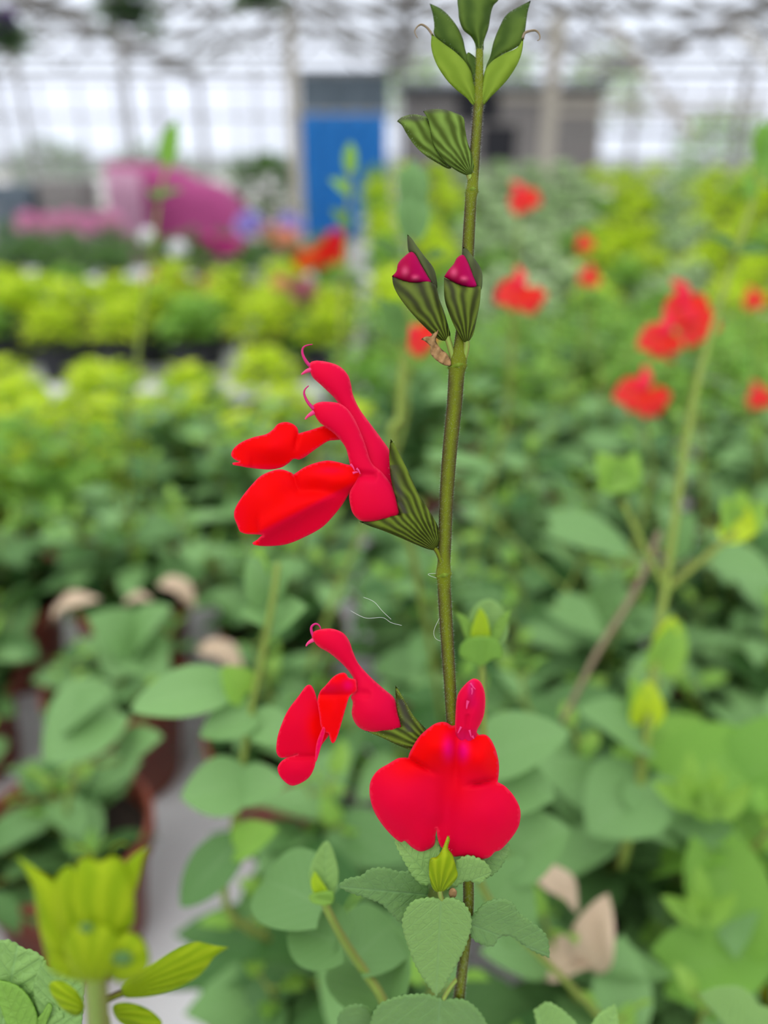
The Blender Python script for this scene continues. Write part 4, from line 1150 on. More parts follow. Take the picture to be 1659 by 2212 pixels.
def lvD(x, y, d):
    up = 1/(1+math.exp((y-(1672-12*math.cos((x-980)/40)))/13))
    side = 1/(1+math.exp(-(abs(x-978)-118)/10))
    dark = bump2(x, y, 985, 1700, 45, 45, .45)
    s = (1-up)*.9 - dark + side*up*.4
    m = bump2(x, y, 968, 1617, 11, 22, .75)+bump2(x, y, 1001, 1622, 11, 20, .8)+bump2(x, y, 996, 1583, 14, 10, .5)
    return (min(1, max(0, s)), min(.8, m), max(0, 1-d/3.2))
MB().sheet(FH, lipD, zlD, lvD, step=4.6).build('lower_lip', 'petal', fd, solid=.00022)
for a, b in (((996, 1570), (989, 1584)), ((1014, 1577), (1018, 1592)), ((1020, 1590), (1024, 1596))):
    curl(fd, [a, ((a[0]+b[0])/2, (a[1]+b[1])/2), b], 2.6, 'pink_stamen', 'stamen', z=50)
back = [(975, 1600), (1005, 1590), (1032, 1610), (1030, 1680), (1005, 1740), (985, 1740), (968, 1680)]
MB().inflate(FH, back, .5, z0=lambda x, y: -10, luv=polar((1000, 1750), 30), step=6).build('calyx', 'calyx', fd)

# ---------- leaves and green bud at the foot
def luv_leaf(base, tip):
    b = np.array(base, float); t = np.array(tip, float); d = t-b; L = np.linalg.norm(d); d /= L; s = np.array((-d[1], d[0]))
    return lambda x, y, dist: (float(((x, y)-b)@d)/L, float(((x, y)-b)@s)/(L*.4), 0)
def px_leaf(name, ol, base, tip, z, m='near_leaf', tint=.5, teeth=3.4, tooth=13, parent=sage, fr=FH, step=5.5, fold=8, fringed=True, quilt=1.2):
    lf = luv_leaf(base, tip)
    def zz(x, y, d):
        u, v, _ = lf(x, y, d)
        q = quilt*math.sin(2*math.pi*(u*7-abs(v)*2.6))*min(1, d/8)
        return z(x, y)+fold*min(1, abs(v)*1.3)+q
    o = MB().sheet(fr, ol, zz, lf, step=step, teeth=teeth, tooth=tooth, tint=tint).build(name, m, parent, solid=.00025)
    return o
heart = [(952, 1944, 1), (936, 1940), (921, 1940), (891, 1949), (872, 1978), (870, 2003), (881, 2041), (895, 2079), (917, 2117), (930, 2135), (942, 2150, 1), (955, 2136), (967, 2117), (992, 2071), (1009, 2033), (1018, 1991), (1009, 1961), (988, 1944), (968, 1940)]
tag(px_leaf('leaf', heart, (953, 1944), (942, 2150), lambda x, y: 42-(y-1944)*.10, 'near_leaf', .9), 'heart-shaped toothed leaf hanging below the front flower')
rl = [(1015, 1986), (1021, 1978), (1030, 1969), (1047, 1952), (1077, 1942), (1106, 1950), (1123, 1974), (1157, 1999), (1181, 2024), (1187, 2067, 1), (1161, 2058), (1132, 2041), (1106, 2022), (1085, 2021), (1074, 2028), (1068, 2041), (1047, 2041), (1022, 2028), (1012, 2003)]
px_leaf('leaf', rl, (1014, 1995), (1187, 2062), lambda x, y: 10-(x-1015)*.03, 'near_leaf', .35)
ll = [(925, 1925), (918, 1900), (891, 1884), (861, 1883), (828, 1875), (798, 1879), (781, 1892), (748, 1900), (731, 1914, 1), (756, 1927), (790, 1938), (824, 1952), (845, 1972), (868, 1992), (892, 1975), (915, 1955)]
px_leaf('leaf', ll, (925, 1932), (731, 1914), lambda x, y: -34, 'near_leaf', .3)
ul = [(849, 1805, 1), (858, 1832), (870, 1855), (884, 1880), (897, 1898), (912, 1910), (930, 1908), (934, 1877), (950, 1843), (944, 1815), (925, 1795), (890, 1785)]
px_leaf('leaf', ul, (935, 1905), (855, 1808), lambda x, y: -2-(1900-y)*.12, 'near_leaf', .95)
ur = [(966, 1924, 1), (975, 1905), (978, 1880), (985, 1862), (1003, 1850), (1022, 1850), (1047, 1862), (1061, 1883), (1050, 1896), (1037, 1908), (1020, 1903), (1004, 1903), (985, 1914)]
px_leaf('leaf', ur, (968, 1922), (1060, 1884), lambda x, y: 14, 'near_leaf', .95)
fr_ = [(1000, 1880), (1030, 1850), (1060, 1835), (1098, 1822, 1), (1101, 1838), (1094, 1852), (1082, 1872), (1068, 1886), (1050, 1896), (1020, 1895)]
px_leaf('leaf', fr_, (1000, 1890), (1098, 1824), lambda x, y: -22, 'near_leaf', .45)
bb = [(967, 1804, 1), (972, 1812), (968, 1832), (978, 1848), (986, 1876), (988, 1894), (972, 1915), (950, 1928), (935, 1919), (927, 1890), (929, 1856), (944, 1850), (956, 1832)]
o = MB().inflate(FH, bb, .75, z0=lambda x, y: 46, luv=polar((950, 1935), 22), step=4, relief=rib_relief((950, 1935), 22, 2.0)).build('bud', 'lime_bud', sage)
tag(o, 'small lime green bud with a long spike')
fringe('bud_hairs', FH, bb, o, L=.00025, z0=lambda x, y: 46)
q = along([(950, 1922, 44), (952, 1936, 42), (960, 1948, 30), (985, 1965, 5), (1006, 1990, -12)])
MB().tube(q, 5.5*px2m, n=10).build('pedicel', 'stem_green', sage)
dd = [(972, 1921), (980, 1918), (987, 1926), (984, 1938), (974, 1940), (969, 1931)]
MB().inflate(FH, dd, .6, z0=lambda x, y: 30, step=3).build('dried_bract', 'dry', sage)
bl = [(955, 2160, 1), (925, 2149), (880, 2150), (840, 2160), (812, 2180), (800, 2230), (820, 2300), (880, 2370), (930, 2410, 1), (990, 2360), (1040, 2290), (1055, 2230), (1035, 2185), (1000, 2160)]
px_leaf('leaf', bl, (950, 2165), (930, 2410), lambda x, y: 20, 'near_leaf', .4)
bl2 = [(811, 2200, 1), (795, 2178), (770, 2170), (745, 2178), (730, 2200), (733, 2250), (760, 2300, 1), (800, 2250)]
px_leaf('leaf', bl2, (811, 2200), (755, 2300), lambda x, y: -30, 'near_leaf', .3)
q = along([(992, 2110, -6), (975, 2130, 10), (958, 2158, 20)])
MB().tube(q, 5*px2m, n=8).build('petiole', 'stem_green', sage)

grow(sage, POT_AT, random.Random(9), .07, 8, .03, spread=.05)
# ---------- spider threads
for pts, lb in (([(757, 1319, 0), (790, 1335, 4), (826, 1334, 2), (845, 1345, 0), (868, 1351, 0)], 'faint spider thread strung in the air above the profile flower'),
                ([(785, 1290, -8), (808, 1300, -6), (826, 1320, -2), (845, 1338, 0)], 'fine spider thread meeting the strand right of the profile flower'),
                ([(955, 1250, 4), (938, 1247, 6), (925, 1240, 6), (955, 1238, 6)], 'tiny loop of spider thread on the middle node of the stem'),
                ([(952, 1330, 4), (938, 1360, 4), (940, 1378, 4), (954, 1386, 4)], 'loose loop of spider thread hanging left of the lower stem')):
    o = MB().tube(along(pts), .35*px2m, n=5).build('spider_thread', 'silk')
    tag(o, lb, 'thread')
# ================================================================== BLURRED PLANTS AROUND THE ONE IN FOCUS
def blend_stem(path, r0, r1, parent, m='stem_green', n=8):
    sp_ = spline([P(*p) for p in path], 6)
    MB().tube(sp_, lerp_list([r0, r1], len(sp_)), n=n).build('stem', m, parent)
    return sp_
def px_blade(parent, base, tip, w, m='sage_leaf', up=None, tint=.5, droop=.15, name='leaf', fold=.3, teeth=0):
    a = P(*base); b = P(*tip)
    up = Vector(up) if up is not None else (Vector((0, 0, 1))*.8-FWD*.6)
    return MB().leaf(a, b, up, w, nu=12, nv=3, droop=droop, fold=fold, tint=tint, cord=.12, teeth=teeth).build(name, m, parent)
def red_flower(parent, px, py, d, s, rz=0, m='blur_petal', name='flower'):
    c = P(px, py, d); X = RIGHT*math.cos(rz)+UP*math.sin(rz); Y = UP*math.cos(rz)-RIGHT*math.sin(rz)
    mb = MB()
    mb.tube(spline([c-X*s*.1-Y*s*.1, c+Y*s*.3, c+Y*s*.65-X*s*.25], 4), lerp_list([s*.16, s*.2, s*.05], 9), n=8)
    for a, l, w in ((-2.3, .9, .9), (-.9, .9, .9), (-1.6, .8, .8), (2.9, .5, .5)):
        d_ = X*math.cos(a)+Y*math.sin(a)
        mb.leaf(c, c+d_*s*l, -FWD+Y*.3, s*w, nu=6, nv=2, droop=.1, fold=.1)
    o = mb.build(name, m, parent)
    MB().tube([c+Y*s*.1, c-Y*s*.1+FWD*s*.3, c-Y*s*.2+FWD*s*.5], [s*.12, s*.16, s*.03], n=7).build('calyx', 'bud_calyx', o)
    return o
def stalk_plant(label, path, r0, r1, tall=True, potat=None, name='sage_plant', m='stem_green', pot='terracotta', bush=(10, .12, .038, .055)):
    """path runs from the tip down; the stem goes on to a pot standing on the bench"""
    last = P(*path[-1])
    if potat is None: potat = (last.x+.01, last.y+.03)
    base = Vector((potat[0], potat[1], BENCH_Z+.001))
    e_ = tag(empty(name, base), label, 'plant')
    make_pot(e_, tuple(base), m=pot)
    pts = [P(*p) for p in path]
    foot = base+Vector((0, 0, .072))
    if pts[-1].z > foot.z+.01: pts += [pts[-1].lerp(foot, .5)+Vector((0, 0, .01)), foot]
    sp_ = spline(pts, 6)
    MB().tube(sp_, lerp_list([r0, r1], len(sp_)), n=8).build('stem', m, e_)
    rr = random.Random(int(path[0][0]))
    n_, h_, L_, sp2 = bush
    grow(e_, base, rr, h_, n_, L_, sp2)
    return e_
def tip_cluster(parent, px, py, d, s, m='young_leaf', rz=0, n=5):
    """little crown of upright bracts"""
    c = P(px, py, d)
    for i in range(n):
        a = (i-(n-1)/2)*.55+rz
        d_ = UP*math.cos(a)+RIGHT*math.sin(a)-FWD*(.4 if i % 2 else -.3)
        MB().leaf(c, c+d_.normalized()*s*(1-.08*abs(i-(n-1)/2)), -FWD, s*.42, nu=8, nv=2, droop=-.1, fold=.5, tint=.6).build('bract', m, parent)

# tall blurred plant on the right
FORK = t = stalk_plant('tall blurred stem at right that forks, with lime shoots and dark buds at its top', [(1648, 330, .33), (1625, 440, .33), (1585, 560, .325), (1530, 740, .32), (1500, 860, .315), (1470, 1040, .31), (1440, 1255, .305), (1415, 1430, .30), (1385, 1680, .30), (1345, 1860, .31)], .0012, .0022, potat=(.13, .29))
for px, py, tx, ty, w in ((1640, 330, 1650, 262, .009), (1655, 350, 1672, 255, .010), (1622, 430, 1608, 368, .006), (1640, 380, 1662, 300, .010)):
    px_blade(t, (px, py, .33), (tx, ty, .33), w, 'bract_dark' if False else 'mid_leaf', up=-FWD, tint=.2)
px_blade(t, (1590, 555, .325), (1530, 505, .32), .010, 'dark_leaf', tint=.7)
px_blade(t, (1598, 545, .325), (1668, 545, .32), .010, 'dark_leaf', tint=.5)
for path, tipm in (([(1438, 1272, .305), (1390, 1180, .30), (1345, 1085, .295)], 0), ([(1440, 1275, .305), (1510, 1215, .30), (1590, 1150, .295)], 0), ([(1425, 1150, .33), (1370, 1280, .32), (1290, 1410, .31), (1215, 1560, .31)], 1)):
    sp_ = spline([P(*p) for p in path], 5)
    MB().tube(sp_, lerp_list([.0015, .0011], len(sp_)), n=7).build('branch', 'stem_green' if not tipm else 'woody', t)
for px, py, tx, ty, w, m in ((1335, 1055, 1290, 975, .012, 'young_leaf'), (1335, 1055, 1375, 975, .012, 'young_leaf'), (1340, 1060, 1330, 985, .012, 'young_leaf'), (1295, 1035, 1380, 1040, .011, 'young_leaf'),
                             (1590, 1150, 1560, 1075, .012, 'young_leaf'), (1595, 1140, 1655, 1085, .012, 'young_leaf'), (1565, 1125, 1635, 1150, .017, 'lime_leaf'), (1590, 1130, 1598, 1060, .012, 'young_leaf'),
                             (1420, 1440, 1470, 1340, .015, 'young_leaf'), (1425, 1400, 1455, 1330, .010, 'lime_leaf'), (1390, 1560, 1400, 1470, .014, 'lime_leaf'), (1385, 1540, 1365, 1460, .009, 'young_leaf')):
    px_blade(t, (px, py, .30), (tx, ty, .295), w, m, up=-FWD, tint=.5)
# red blooms of plants behind it
reds = [(1128, 420, .62, .020, .4, 'blurred red bloom high above the racks right of the main stem', [(1128, 440, .62), (1110, 600, .64), (1100, 720, .66)]),
        (1120, 622, .46, .019, -.3, 'large blurred red bloom right of the crimson buds', [(1118, 640, .46), (1105, 800, .48), (1095, 900, .5)]),
        (1480, 650, .44, .021, .2, 'orange-red blooms beside the tall forked stem at upper right', [(1482, 660, .44), (1500, 780, .46), (1505, 900, .48)]),
        (1385, 840, .42, .019, -.5, 'blurred red bloom left of the tall forked stem', [(1388, 850, .42), (1400, 960, .44), (1405, 1040, .46)]),
        (1262, 520, .75, .014, .3, 'small dull red bloom high before the stepped racks', [(1262, 530, .75), (1262, 640, .77), (1262, 700, .8)]),
        (1275, 592, .72, .016, -.2, 'small orange bloom below the dull red one before the racks', [(1275, 600, .72), (1280, 680, .75), (1285, 740, .78)]),
        (1640, 850, .6, .016, .2, 'faint orange bloom low at the right edge', [(1640, 850, .6), (1645, 920, .62), (1645, 980, .64)]),
        (1628, 640, .7, .016, .2, 'faint brick red bloom at the right edge behind the forked stem', [(1628, 650, .7), (1630, 720, .72), (1630, 800, .74)]),
        (900, 722, .40, .014, .9, 'small orange-red bloom behind the left crimson bud', [(898, 730, .40), (880, 820, .41), (860, 960, .43)])]
redpots = [(.12, .66), (.05, .475), (.265, .49), (.15, .425), (.215, .84), (.25, .715), (.36, .62), (.40, .76), (-.07, .40)]
REDP = {}
for (px, py, d, s, rz, lb, path), pp_ in zip(reds, redpots):
    e_ = stalk_plant(lb, path, .0010, .0018, potat=pp_, name='flowering_sage_plant', bush=(10, .13 if pp_[1] < .55 else .15, .038, .065) if pp_ != (-.07, .40) else (8, .07, .034, .04)); REDP[px] = e_
    red_flower(e_, px, py, d, s, rz)
    if px in (1480,):
        red_flower(e_, 1498, 690, d, s*.9, .6); red_flower(e_, 1435, 722, d, s*.95, -.4, 'blur_petal')
        px_blade(e_, (1500, 800, d), (1430, 755, d), .012, 'dark_leaf', tint=.8); px_blade(e_, (1500, 810, d), (1520, 760, d), .010, 'dark_leaf', tint=.8)
    if px in (1385, 1120): red_flower(e_, px+22, py+18, d+.01, s*.7, 1.0)
    if px == 1262: pass
# bud stalk behind the main stem
t = stalk_plant('blurred bud stalk close behind the upper calyces, left of the main stem', [(890, 372, .27), (892, 480, .27), (888, 600, .275), (872, 760, .28), (862, 900, .285), (850, 990, .29)], .0011, .0018, potat=(.045, .355))
BUDSTALK = t
for px, py, tx, ty, w in ((890, 450, 868, 360, .008), (892, 450, 918, 362, .008), (892, 450, 893, 345, .009), (890, 510, 870, 410, .009), (893, 510, 915, 420, .009)):
    px_blade(t, (px, py, .27), (tx, ty, .268), w, 'sage_leaf', up=-FWD, tint=.75, fold=.5)
for px, py, tx, ty, w in ((855, 555, 800, 512, .006), (925, 560, 962, 545, .006), (858, 735, 822, 640, .008), (868, 700, 850, 645, .005)):
    px_blade(t, (px, py, .275), (tx, ty, .272), w, 'dark_leaf', tint=.8)
for a, b in (((875, 600, .275), (855, 553, .275)), ((888, 590, .275), (925, 560, .275)), ((872, 770, .28), (856, 733, .277))):
    MB().tube([P(*a), P(*b)], .0007, n=6).build('pedicel', 'stem_green', t)
# thin stalk with a single bud at upper left
t = stalk_plant('thin stalk with one pointed green bud against the pale glass at left', [(372, 345, .46), (350, 400, .46), (330, 540, .465), (308, 680, .47), (290, 830, .48), (275, 960, .50)], .0008, .0016, potat=(-.225, .575))
px_blade(t, (364, 352, .46), (380, 258, .46), .012, 'mid_leaf', up=-FWD, tint=.3, fold=.5)
px_blade(t, (340, 430, .46), (395, 410, .46), .009, 'dark_leaf', tint=.8)
px_blade(t, (345, 430, .46), (318, 410, .46), .007, 'dark_leaf', tint=.8)
t = stalk_plant('pale shoot in front of the right side of the blue sheet', [(757, 350, .42), (752, 430, .42), (745, 560, .43), (735, 700, .44), (728, 820, .46)], .0008, .0016, potat=(-.085, .525))
px_blade(t, (757, 370, .42), (757, 305, .42), .008, 'young_leaf', up=-FWD, tint=.1, fold=.5)
px_blade(t, (752, 420, .42), (712, 385, .42), .009, 'mid_leaf', tint=.6)
px_blade(t, (750, 490, .42), (715, 450, .42), .009, 'dark_leaf', tint=.8)
# leafy stalk left of centre
t = stalk_plant('slender leafy stalk rising left of the profile flower', [(600, 1215, .235), (590, 1290, .235), (570, 1400, .24), (545, 1520, .245), (525, 1640, .25), (510, 1760, .255), (490, 1960, .27)], .0009, .0016, potat=(-.03, .225), bush=(12, .10, .042, .05))
for px, py, tx, ty, w, m, ti in ((582, 1290, 540, 1200, .014, 'sage_leaf', .9), (592, 1270, 628, 1210, .012, 'sage_leaf', .9), (578, 1335, 520, 1325, .010, 'sage_leaf', .9), (585, 1345, 662, 1310, .014, 'sage_leaf', .8),
                          (545, 1545, 430, 1590, .014, 'sage_leaf', .8), (550, 1560, 640, 1600, .013, 'sage_leaf', .8), (520, 1700, 390, 1720, .020, 'sage_leaf', .8), (522, 1705, 620, 1690, .014, 'sage_leaf', .8),
                          (530, 1500, 480, 1440, .012, 'young_leaf', .4), (505, 1830, 388, 1960, .016, 'sage_leaf', .3), (508, 1830, 600, 1790, .012, 'young_leaf', .2), (560, 1250, 560, 1180, .008, 'young_leaf', .5),
                          (480, 1490, 280, 1530, .018, 'sage_leaf', .9)):
    px_blade(t, (px, py, .245), (tx, ty, .24), w, m, tint=ti)
# young shoot right of the main stem
t = stalk_plant('young shoot with a fan of small leaves just right of the main stem', [(1040, 1395, .165), (1042, 1470, .165), (1044, 1600, .17), (1050, 1800, .185), (1060, 1950, .20)], .0007, .0011, potat=(.12, .175), bush=(11, .09, .038, .05))
YOUNG = t
FQ = Frame(.165)
for ol, b_, t_, m, z, ti in (([(1038, 1400, 1), (1015, 1370), (1012, 1335), (1030, 1305), (1058, 1294), (1082, 1310), (1098, 1345), (1092, 1385), (1060, 1405)], (1045, 1400), (1060, 1295), 'near_leaf', -8, .9),
                             ([(1040, 1408, 1), (1010, 1385), (996, 1350), (984, 1322, 1), (1008, 1335), (1028, 1365)], (1040, 1400), (984, 1322), 'young_leaf', 4, .5),
                             ([(1042, 1408, 1), (1062, 1365), (1080, 1335), (1103, 1318, 1), (1096, 1345), (1075, 1385)], (1042, 1405), (1103, 1318), 'young_leaf', 4, .5),
                             ([(1040, 1400, 1), (1018, 1375), (1025, 1340), (1037, 1312, 1), (1052, 1335), (1058, 1375)], (1040, 1400), (1037, 1312), 'lime_leaf', 10, .1),
                             ([(1040, 1374), (1010, 1380), (994, 1398), (995, 1418), (1015, 1425), (1040, 1440, 1), (1065, 1424), (1084, 1420), (1082, 1395), (1068, 1379)], (1040, 1376), (1040, 1440), 'mid_leaf', 26, .6)):
    px_leaf('leaf', ol, b_, t_, lambda x, y, z=z: z, m, ti, teeth=1.0, tooth=12, parent=t, fr=FQ, step=6)
# shoot left of the heart-shaped leaf
t = sage
sp_ = spline([P(695, 1935, .150), P(712, 1975, .151), P(745, 2035, .155), P(785, 2095, .158), P(832, 2172, .158), P(880, 2330, .165), Vector((.012, .110, BENCH_Z+.085))], 6)
tag(MB().tube(sp_, lerp_list([.0008, .0011], len(sp_)), n=8).build('side_shoot', 'stem_green', sage), 'slanting side shoot with a folded young leaf')
FS = Frame(.15)
for ol, b_, t_, m, z, ti in (([(700, 1955, 1), (678, 1930), (668, 1890), (680, 1850), (705, 1817), (722, 1845), (731, 1890), (722, 1930)], (700, 1955), (705, 1817), 'near_leaf', -6, 1.0),
                             ([(698, 1950, 1), (678, 1930), (672, 1905), (680, 1882, 1), (692, 1900), (705, 1920), (714, 1940)], (698, 1950), (680, 1882), 'lime_leaf', 10, .1),
                             ([(700, 1956, 1), (675, 1950), (668, 1935), (690, 1928), (715, 1925), (722, 1938), (716, 1952)], (716, 1945), (670, 1938), 'young_leaf', 16, .6)):
    px_leaf('leaf', ol, b_, t_, lambda x, y, z=z: z, m, ti, teeth=.8, tooth=12, parent=t, fr=FS, step=6)
for px, py, tx, ty, w, d in ((700, 1960, 560, 1900, .018, .19), (745, 2040, 620, 2000, .014, .17), (830, 2170, 770, 2040, .020, .19), (760, 2080, 860, 1990, .016, .19)):
    px_blade(t, (px, py, .16), (tx, ty, d), w, 'sage_leaf', tint=.6)

# blurred bud cluster in the near left corner
DN = .079
FN = Frame(DN)
potN = (-.085, .075)
t = stalk_plant('out-of-focus yellow-green bud cluster rising at the lower left, nearest to the lens', [(195, 2000, DN), (205, 2100, DN), (212, 2212, .09), (216, 2330, .10)], .0012, .0014, potat=potN, bush=(8, .05, .026, .035))
for ol, b_, z, m in (([(143, 1990), (150, 1925), (165, 1870), (185, 1850), (215, 1860), (240, 1850), (262, 1856), (285, 1900), (291, 1960), (285, 2000), (250, 2022), (200, 2025), (165, 2015)], (205, 2090), 10, 'lime_bud'),
                     ([(34, 1850, 1), (58, 1862), (90, 1885), (138, 1920), (150, 1980), (150, 2060), (140, 2085), (110, 2080), (95, 2050), (80, 1980), (72, 1925), (58, 1890)], (150, 2100), 0, 'lime_bud'),
                     ([(325, 1825, 1), (312, 1850), (303, 1890), (292, 1925), (275, 1950), (262, 1920), (262, 1880), (285, 1850)], (240, 2020), 4, 'lime_bud'),
                     ([(224, 2040), (240, 2020), (275, 2012), (305, 2025), (322, 2060), (318, 2095), (290, 2120), (250, 2120), (225, 2090)], (220, 2130), 22, 'lime_bud'),
                     ([(140, 2030), (160, 1998), (200, 1990), (240, 2000), (258, 2030), (255, 2080), (232, 2112), (200, 2122), (168, 2110), (145, 2075)], (205, 2150), 34, 'lime_bud'),
                     ([(120, 1900), (150, 1870), (172, 1900), (178, 1960), (165, 2020), (140, 2030), (118, 1980)], (160, 2080), 16, 'lime_bud'),
                     ([(100, 2080), (120, 2060), (150, 2070), (190, 2080), (230, 2100), (225, 2120), (170, 2120), (120, 2105)], (205, 2130), 6, 'lime_bud')):
    MB().inflate(FN, ol, .7, z0=lambda x, y, z=z: z, luv=polar(b_, 18), step=6, relief=rib_relief(b_, 18, 1.2)).build('bud', m, t)
for cx, cy, r in ((186, 2004, 15), (264, 2070, 22)):  # dark discs painting the shaded holes of the bud cluster
    MB().inflate(FN, [(cx+r*math.cos(a), cy+r*.7*math.sin(a)) for a in (0, .8, 1.6, 2.4, 3.2, 4, 4.8, 5.6)], .4, z0=lambda x, y: 58 if cx > 200 else 70, luv=polar((cx, cy), 6), step=5).build('dark_hole_disc', 'dark_leaf', t)
for pts in ([(205, 1860), (190, 1835), (175, 1828), (163, 1832)], [(238, 1856), (245, 1830), (262, 1820), (278, 1828)]):
    MB().tube(spline([FN(x, y, 10) for x, y in pts], 5), .00012, n=6).build('tendril_tip', 'lime_bud', t)
FN2 = Frame(.100)
sb = [(262, 2131), (268, 2153), (300, 2155), (338, 2150), (370, 2140), (401, 2127), (430, 2108), (447, 2090), (465, 2066), (496, 2046, 1), (464, 2042), (440, 2036), (422, 2034), (400, 2041), (380, 2050), (338, 2076), (295, 2106)]
o = MB().inflate(FN2, sb, .7, z0=lambda x, y: 0, luv=polar((235, 2155), 60), step=4.5, relief=rib_relief((235, 2155), 60, 2.4)).build('bud', 'lime_bud', t)
tag(o, 'sharper pointed green bud stretched out to the right')
fringe('bud_hairs', FN2, sb, o, L=.00022)
MB().tube(spline([FN2(268, 2143), FN2(245, 2152), FN2(222, 2166), P(212, 2200, .092)], 4), .0005, n=8).build('pedicel', 'stem', t)
for ol in ([(245, 2172), (270, 2165), (304, 2172), (335, 2190), (350, 2212), (320, 2225), (270, 2215), (248, 2195)], [(105, 2130), (130, 2118), (165, 2140), (182, 2175), (165, 2195), (130, 2175)]):
    MB().inflate(FN2, ol, .7, z0=lambda x, y: 0, luv=polar((215, 2190), 30), step=5).build('bud', 'lime_bud', t)
FN3 = Frame(.112)
ol = [(-60, 2070), (-20, 2040), (0, 2033), (15, 2030), (30, 2036), (50, 2048), (75, 2056), (95, 2075), (88, 2110), (100, 2150), (140, 2210), (60, 2290), (-40, 2290), (-90, 2180)]
tag(px_leaf('leaf', ol, (-10, 2290), (40, 2035), lambda x, y: 0, 'near_leaf', .9, teeth=3, tooth=17, parent=t, fr=FN3, quilt=2.5), 'puckered grey-green leaf with a toothed edge')
ol = [(95, 2075), (105, 2090), (150, 2085), (178, 2100), (180, 2150), (170, 2230), (120, 2250), (80, 2180), (75, 2120)]
px_leaf('leaf', ol, (120, 2250), (130, 2080), lambda x, y: 5, 'near_leaf', .8, teeth=2, tooth=14, parent=t, fr=FN3, quilt=2)
for ol, b_, t_ in (([(-10, 2122), (10, 2120), (40, 2132), (65, 2160), (80, 2205), (60, 2260), (20, 2220), (0, 2170)], (60, 2260), (0, 2120)), ([(70, 2215), (90, 2190), (104, 2168), (112, 2175), (104, 2200), (80, 2250)], (75, 2250), (108, 2168))):
    px_leaf('leaf', ol, b_, t_, lambda x, y: 16, 'young_leaf', .4, teeth=1, tooth=10, parent=t, fr=FN3)

# broad-leaved bright plant at lower right
rn = random.Random(77)
base = Vector((.225, .225, BENCH_Z+.1))
t = tag(empty('broad_leaved_plant', (base.x, base.y, BENCH_Z+.001)), 'fresh bright green broad-leaved plant in a yellow-rimmed black pot filling the lower right corner', 'plant')
make_pot(t, (base.x, base.y, BENCH_Z+.001), m='black_pot', r=.056, h=.10)
MB().lathe((base.x, base.y, BENCH_Z+.001), [(.0570, .096), (.0585, .097), (.0585, .102), (.0525, .102), (.0525, .1)], 32).build('rim', 'lime_bud', t)
ctr = base
for i in range(26):
    px = rn.uniform(1410, 1720); py = rn.uniform(1630, 2150)
    d = rn.uniform(.29, .40)
    a = P(px, py, d); dr = (RIGHT*rn.uniform(-1, 1)-UP*rn.uniform(-.3, .7)+FWD*rn.uniform(-.4, .2)).normalized()
    l = rn.uniform(.035, .06)
    MB().leaf(a-dr*l*.5, a+dr*l*.5, Vector((rn.uniform(-.4, .4), rn.uniform(-.6, .1), 1)), l*.62, nu=8, nv=3, droop=.2, fold=.25, tint=rn.uniform(.1, .8), cord=.1).build('leaf', 'mid_leaf', t)
    if i % 3 == 0: MB().tube(spline([a-dr*l*.5, (a+base)/2+Vector((0, 0, .02)), Vector((base.x, base.y, BENCH_Z+.075))], 4), .0012, n=6).build('stem', 'stem_green', t)
for px, py in ((1500, 1740), (1520, 1990), (1550, 1760)):
    tip_cluster(t, px, py, .28, .02, 'young_leaf')
# near toothed leaves along the bottom edge
sp_ = spline([P(1192, 2345, .152), P(1150, 2420, .155), Vector((.03, .112, BENCH_Z+.085))], 6)
t = sage
MB().tube(sp_, lerp_list([.0009, .0012], len(sp_)), n=8).build('side_shoot', 'stem_green', sage)
FB = Frame(.142)
for ol, b_, t_, ti in (([(1153, 2183, 1), (1180, 2165), (1200, 2172), (1225, 2190), (1250, 2225), (1230, 2290), (1190, 2290), (1165, 2230)], (1210, 2290), (1160, 2180), .8),
                       ([(1330, 2170, 1), (1310, 2180), (1290, 2195), (1275, 2225), (1270, 2290), (1320, 2290), (1337, 2230)], (1290, 2300), (1330, 2170), 1.0)):
    px_leaf('leaf', ol, b_, t_, lambda x, y: 0, 'near_leaf', ti, teeth=3, tooth=13, parent=t, fr=FB)
for a in (1210, 1290):
    MB().tube(spline([FB(a, 2290), FB((a+1190)/2, 2330), P(1192, 2345, .152)], 4), .0006, n=6).build('petiole', 'stem_green', t)
t = stalk_plant('near grey-green leaf at the right end of the bottom edge', [(1590, 2240, .20), (1580, 2330, .20)], .0008, .0012, potat=(.19, .085), bush=(8, .06, .03, .04))
FB = Frame(.19)
ol = [(1510, 2148, 1), (1540, 2135), (1570, 2130), (1600, 2132), (1625, 2150), (1640, 2170), (1680, 2190), (1690, 2260), (1620, 2270), (1570, 2220), (1535, 2180)]
px_leaf('leaf', ol, (1620, 2280), (1510, 2148), lambda x, y: 0, 'near_leaf', .8, teeth=2.4, tooth=13, parent=t, fr=FB)
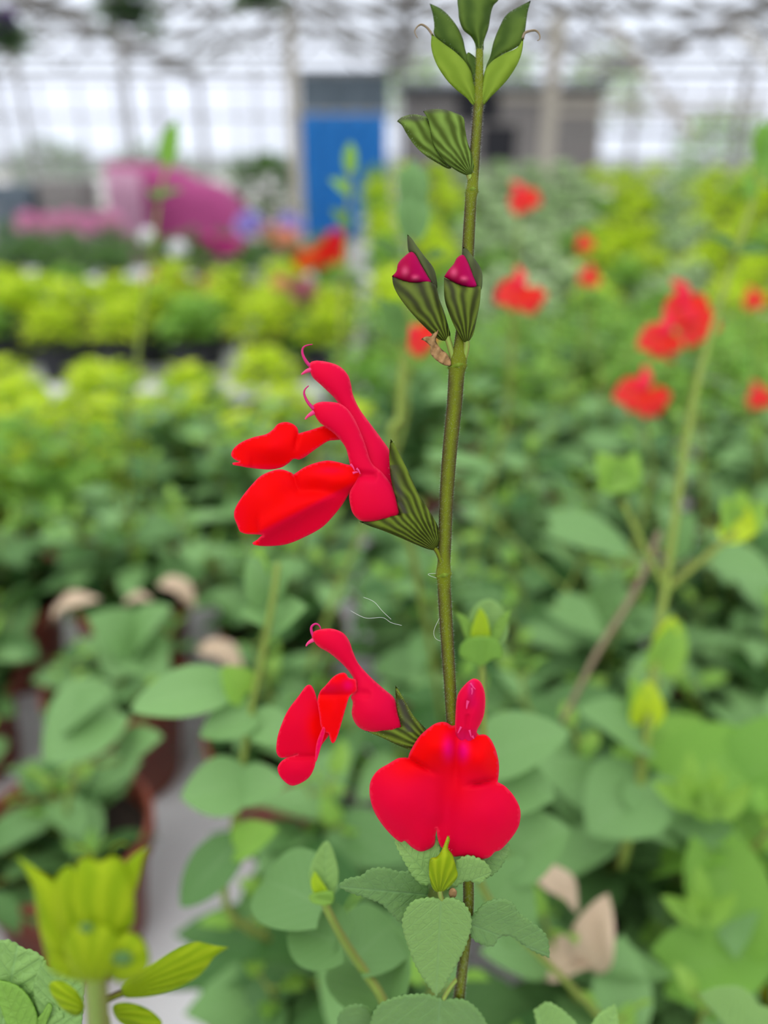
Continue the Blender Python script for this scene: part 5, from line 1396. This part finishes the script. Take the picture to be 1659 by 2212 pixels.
# big soft leaves recognisable in the photo, each on a plant of its own pot row
big = [(170, 1600, .36, [(250, 1530, 90, 1640, .045), (260, 1640, 350, 1590, .022), (150, 1560, 235, 1500, .022)], 'broad soft sage leaves over the brown pots at left'),
       (280, 1390, .42, [(290, 1395, 190, 1330, .030), (290, 1395, 370, 1310, .028), (285, 1400, 240, 1470, .030), (290, 1400, 355, 1460, .030)], 'rosette of soft sage leaves at left centre'),
       (1330, 1740, .30, [(1390, 1700, 1270, 1800, .034), (1390, 1690, 1420, 1790, .024), (1390, 1600, 1250, 1530, .022)], 'large pale sage leaf low on the forked stem side'),
       (1130, 1570, .24, [(1045, 1640, 1230, 1580, .022), (1060, 1700, 1200, 1720, .022), (1100, 1850, 1230, 1790, .024), (1060, 1990, 1130, 1850, .028)], 'broad sage leaves right of the front-facing flower'),
       (1250, 1170, .38, [(1190, 1140, 1370, 1200, .026), (1200, 1310, 1300, 1370, .022), (1540, 1210, 1680, 1260, .026), (1450, 1190, 1500, 1110, .018)], 'pale horizontal sage leaves left of the stem fork'),
       (1000, 1010, .40, [(930, 990, 1085, 1020, .012), (1290, 1330, 1350, 1240, .02)], 'narrow pale leaf crossing behind the main stem')]
for (px, py, d, lv_, lb), host in zip(big, ((-.188, .314), (-.20, .45), FORK, YOUNG, REDP[1385], BUDSTALK)):
    if isinstance(host, tuple): e_ = stalk_plant(lb, [(px, py, d), (px+3, py+40, d+.01)], .0011, .0016, potat=host, bush=(7, .05, .030, .035))
    else: e_ = host
    for (ax, ay, bx, by, w) in lv_:
        px_blade(e_, (ax, ay, d), (bx, by, d*.97), w, 'sage_leaf', tint=.75, up=Vector((0, -.35, 1)))
        MB().tube(spline([P(ax, ay, d), (P(ax, ay, d)+P(px+3, py+40, d+.01))/2-Vector((0, 0, .004)), P(px+3, py+40, d+.01)], 3), .0007, n=5).build('petiole', 'stem_green', e_)
# dried leaves caught among the pots
for (px, py, d, a, s, lb) in ((165, 1318, .50, .5, .035, 'pale tan dried leaf left of the soft rosette'), (385, 1285, .52, -.6, .030, 'pinkish dried leaf above the soft rosette'), (480, 1428, .46, -.5, .032, 'tan dried leaf right of the soft rosette'),
                              (1205, 1930, .27, -.7, .021, 'cream dried leaf right of the heart-shaped leaf'), (1290, 2010, .28, 1.3, .028, 'upright brown dried leaf at lower right'), (1245, 2080, .285, .3, .026, 'pinkish dried leaf at lower right'), (300, 1300, .54, .2, .02, 'tiny dried leaf between the two at left')):
    c = P(px, py, d); q = RIGHT*math.cos(a)+UP*math.sin(a)
    o = MB().leaf(c-q*s*.5, c+q*s*.5, -FWD*.5+UP, s*.6, nu=10, nv=3, droop=.3, fold=.5, wave=.15).build('dried_leaf', 'dry_pale', solid=.0004)
    tag(o, lb, 'leaf')
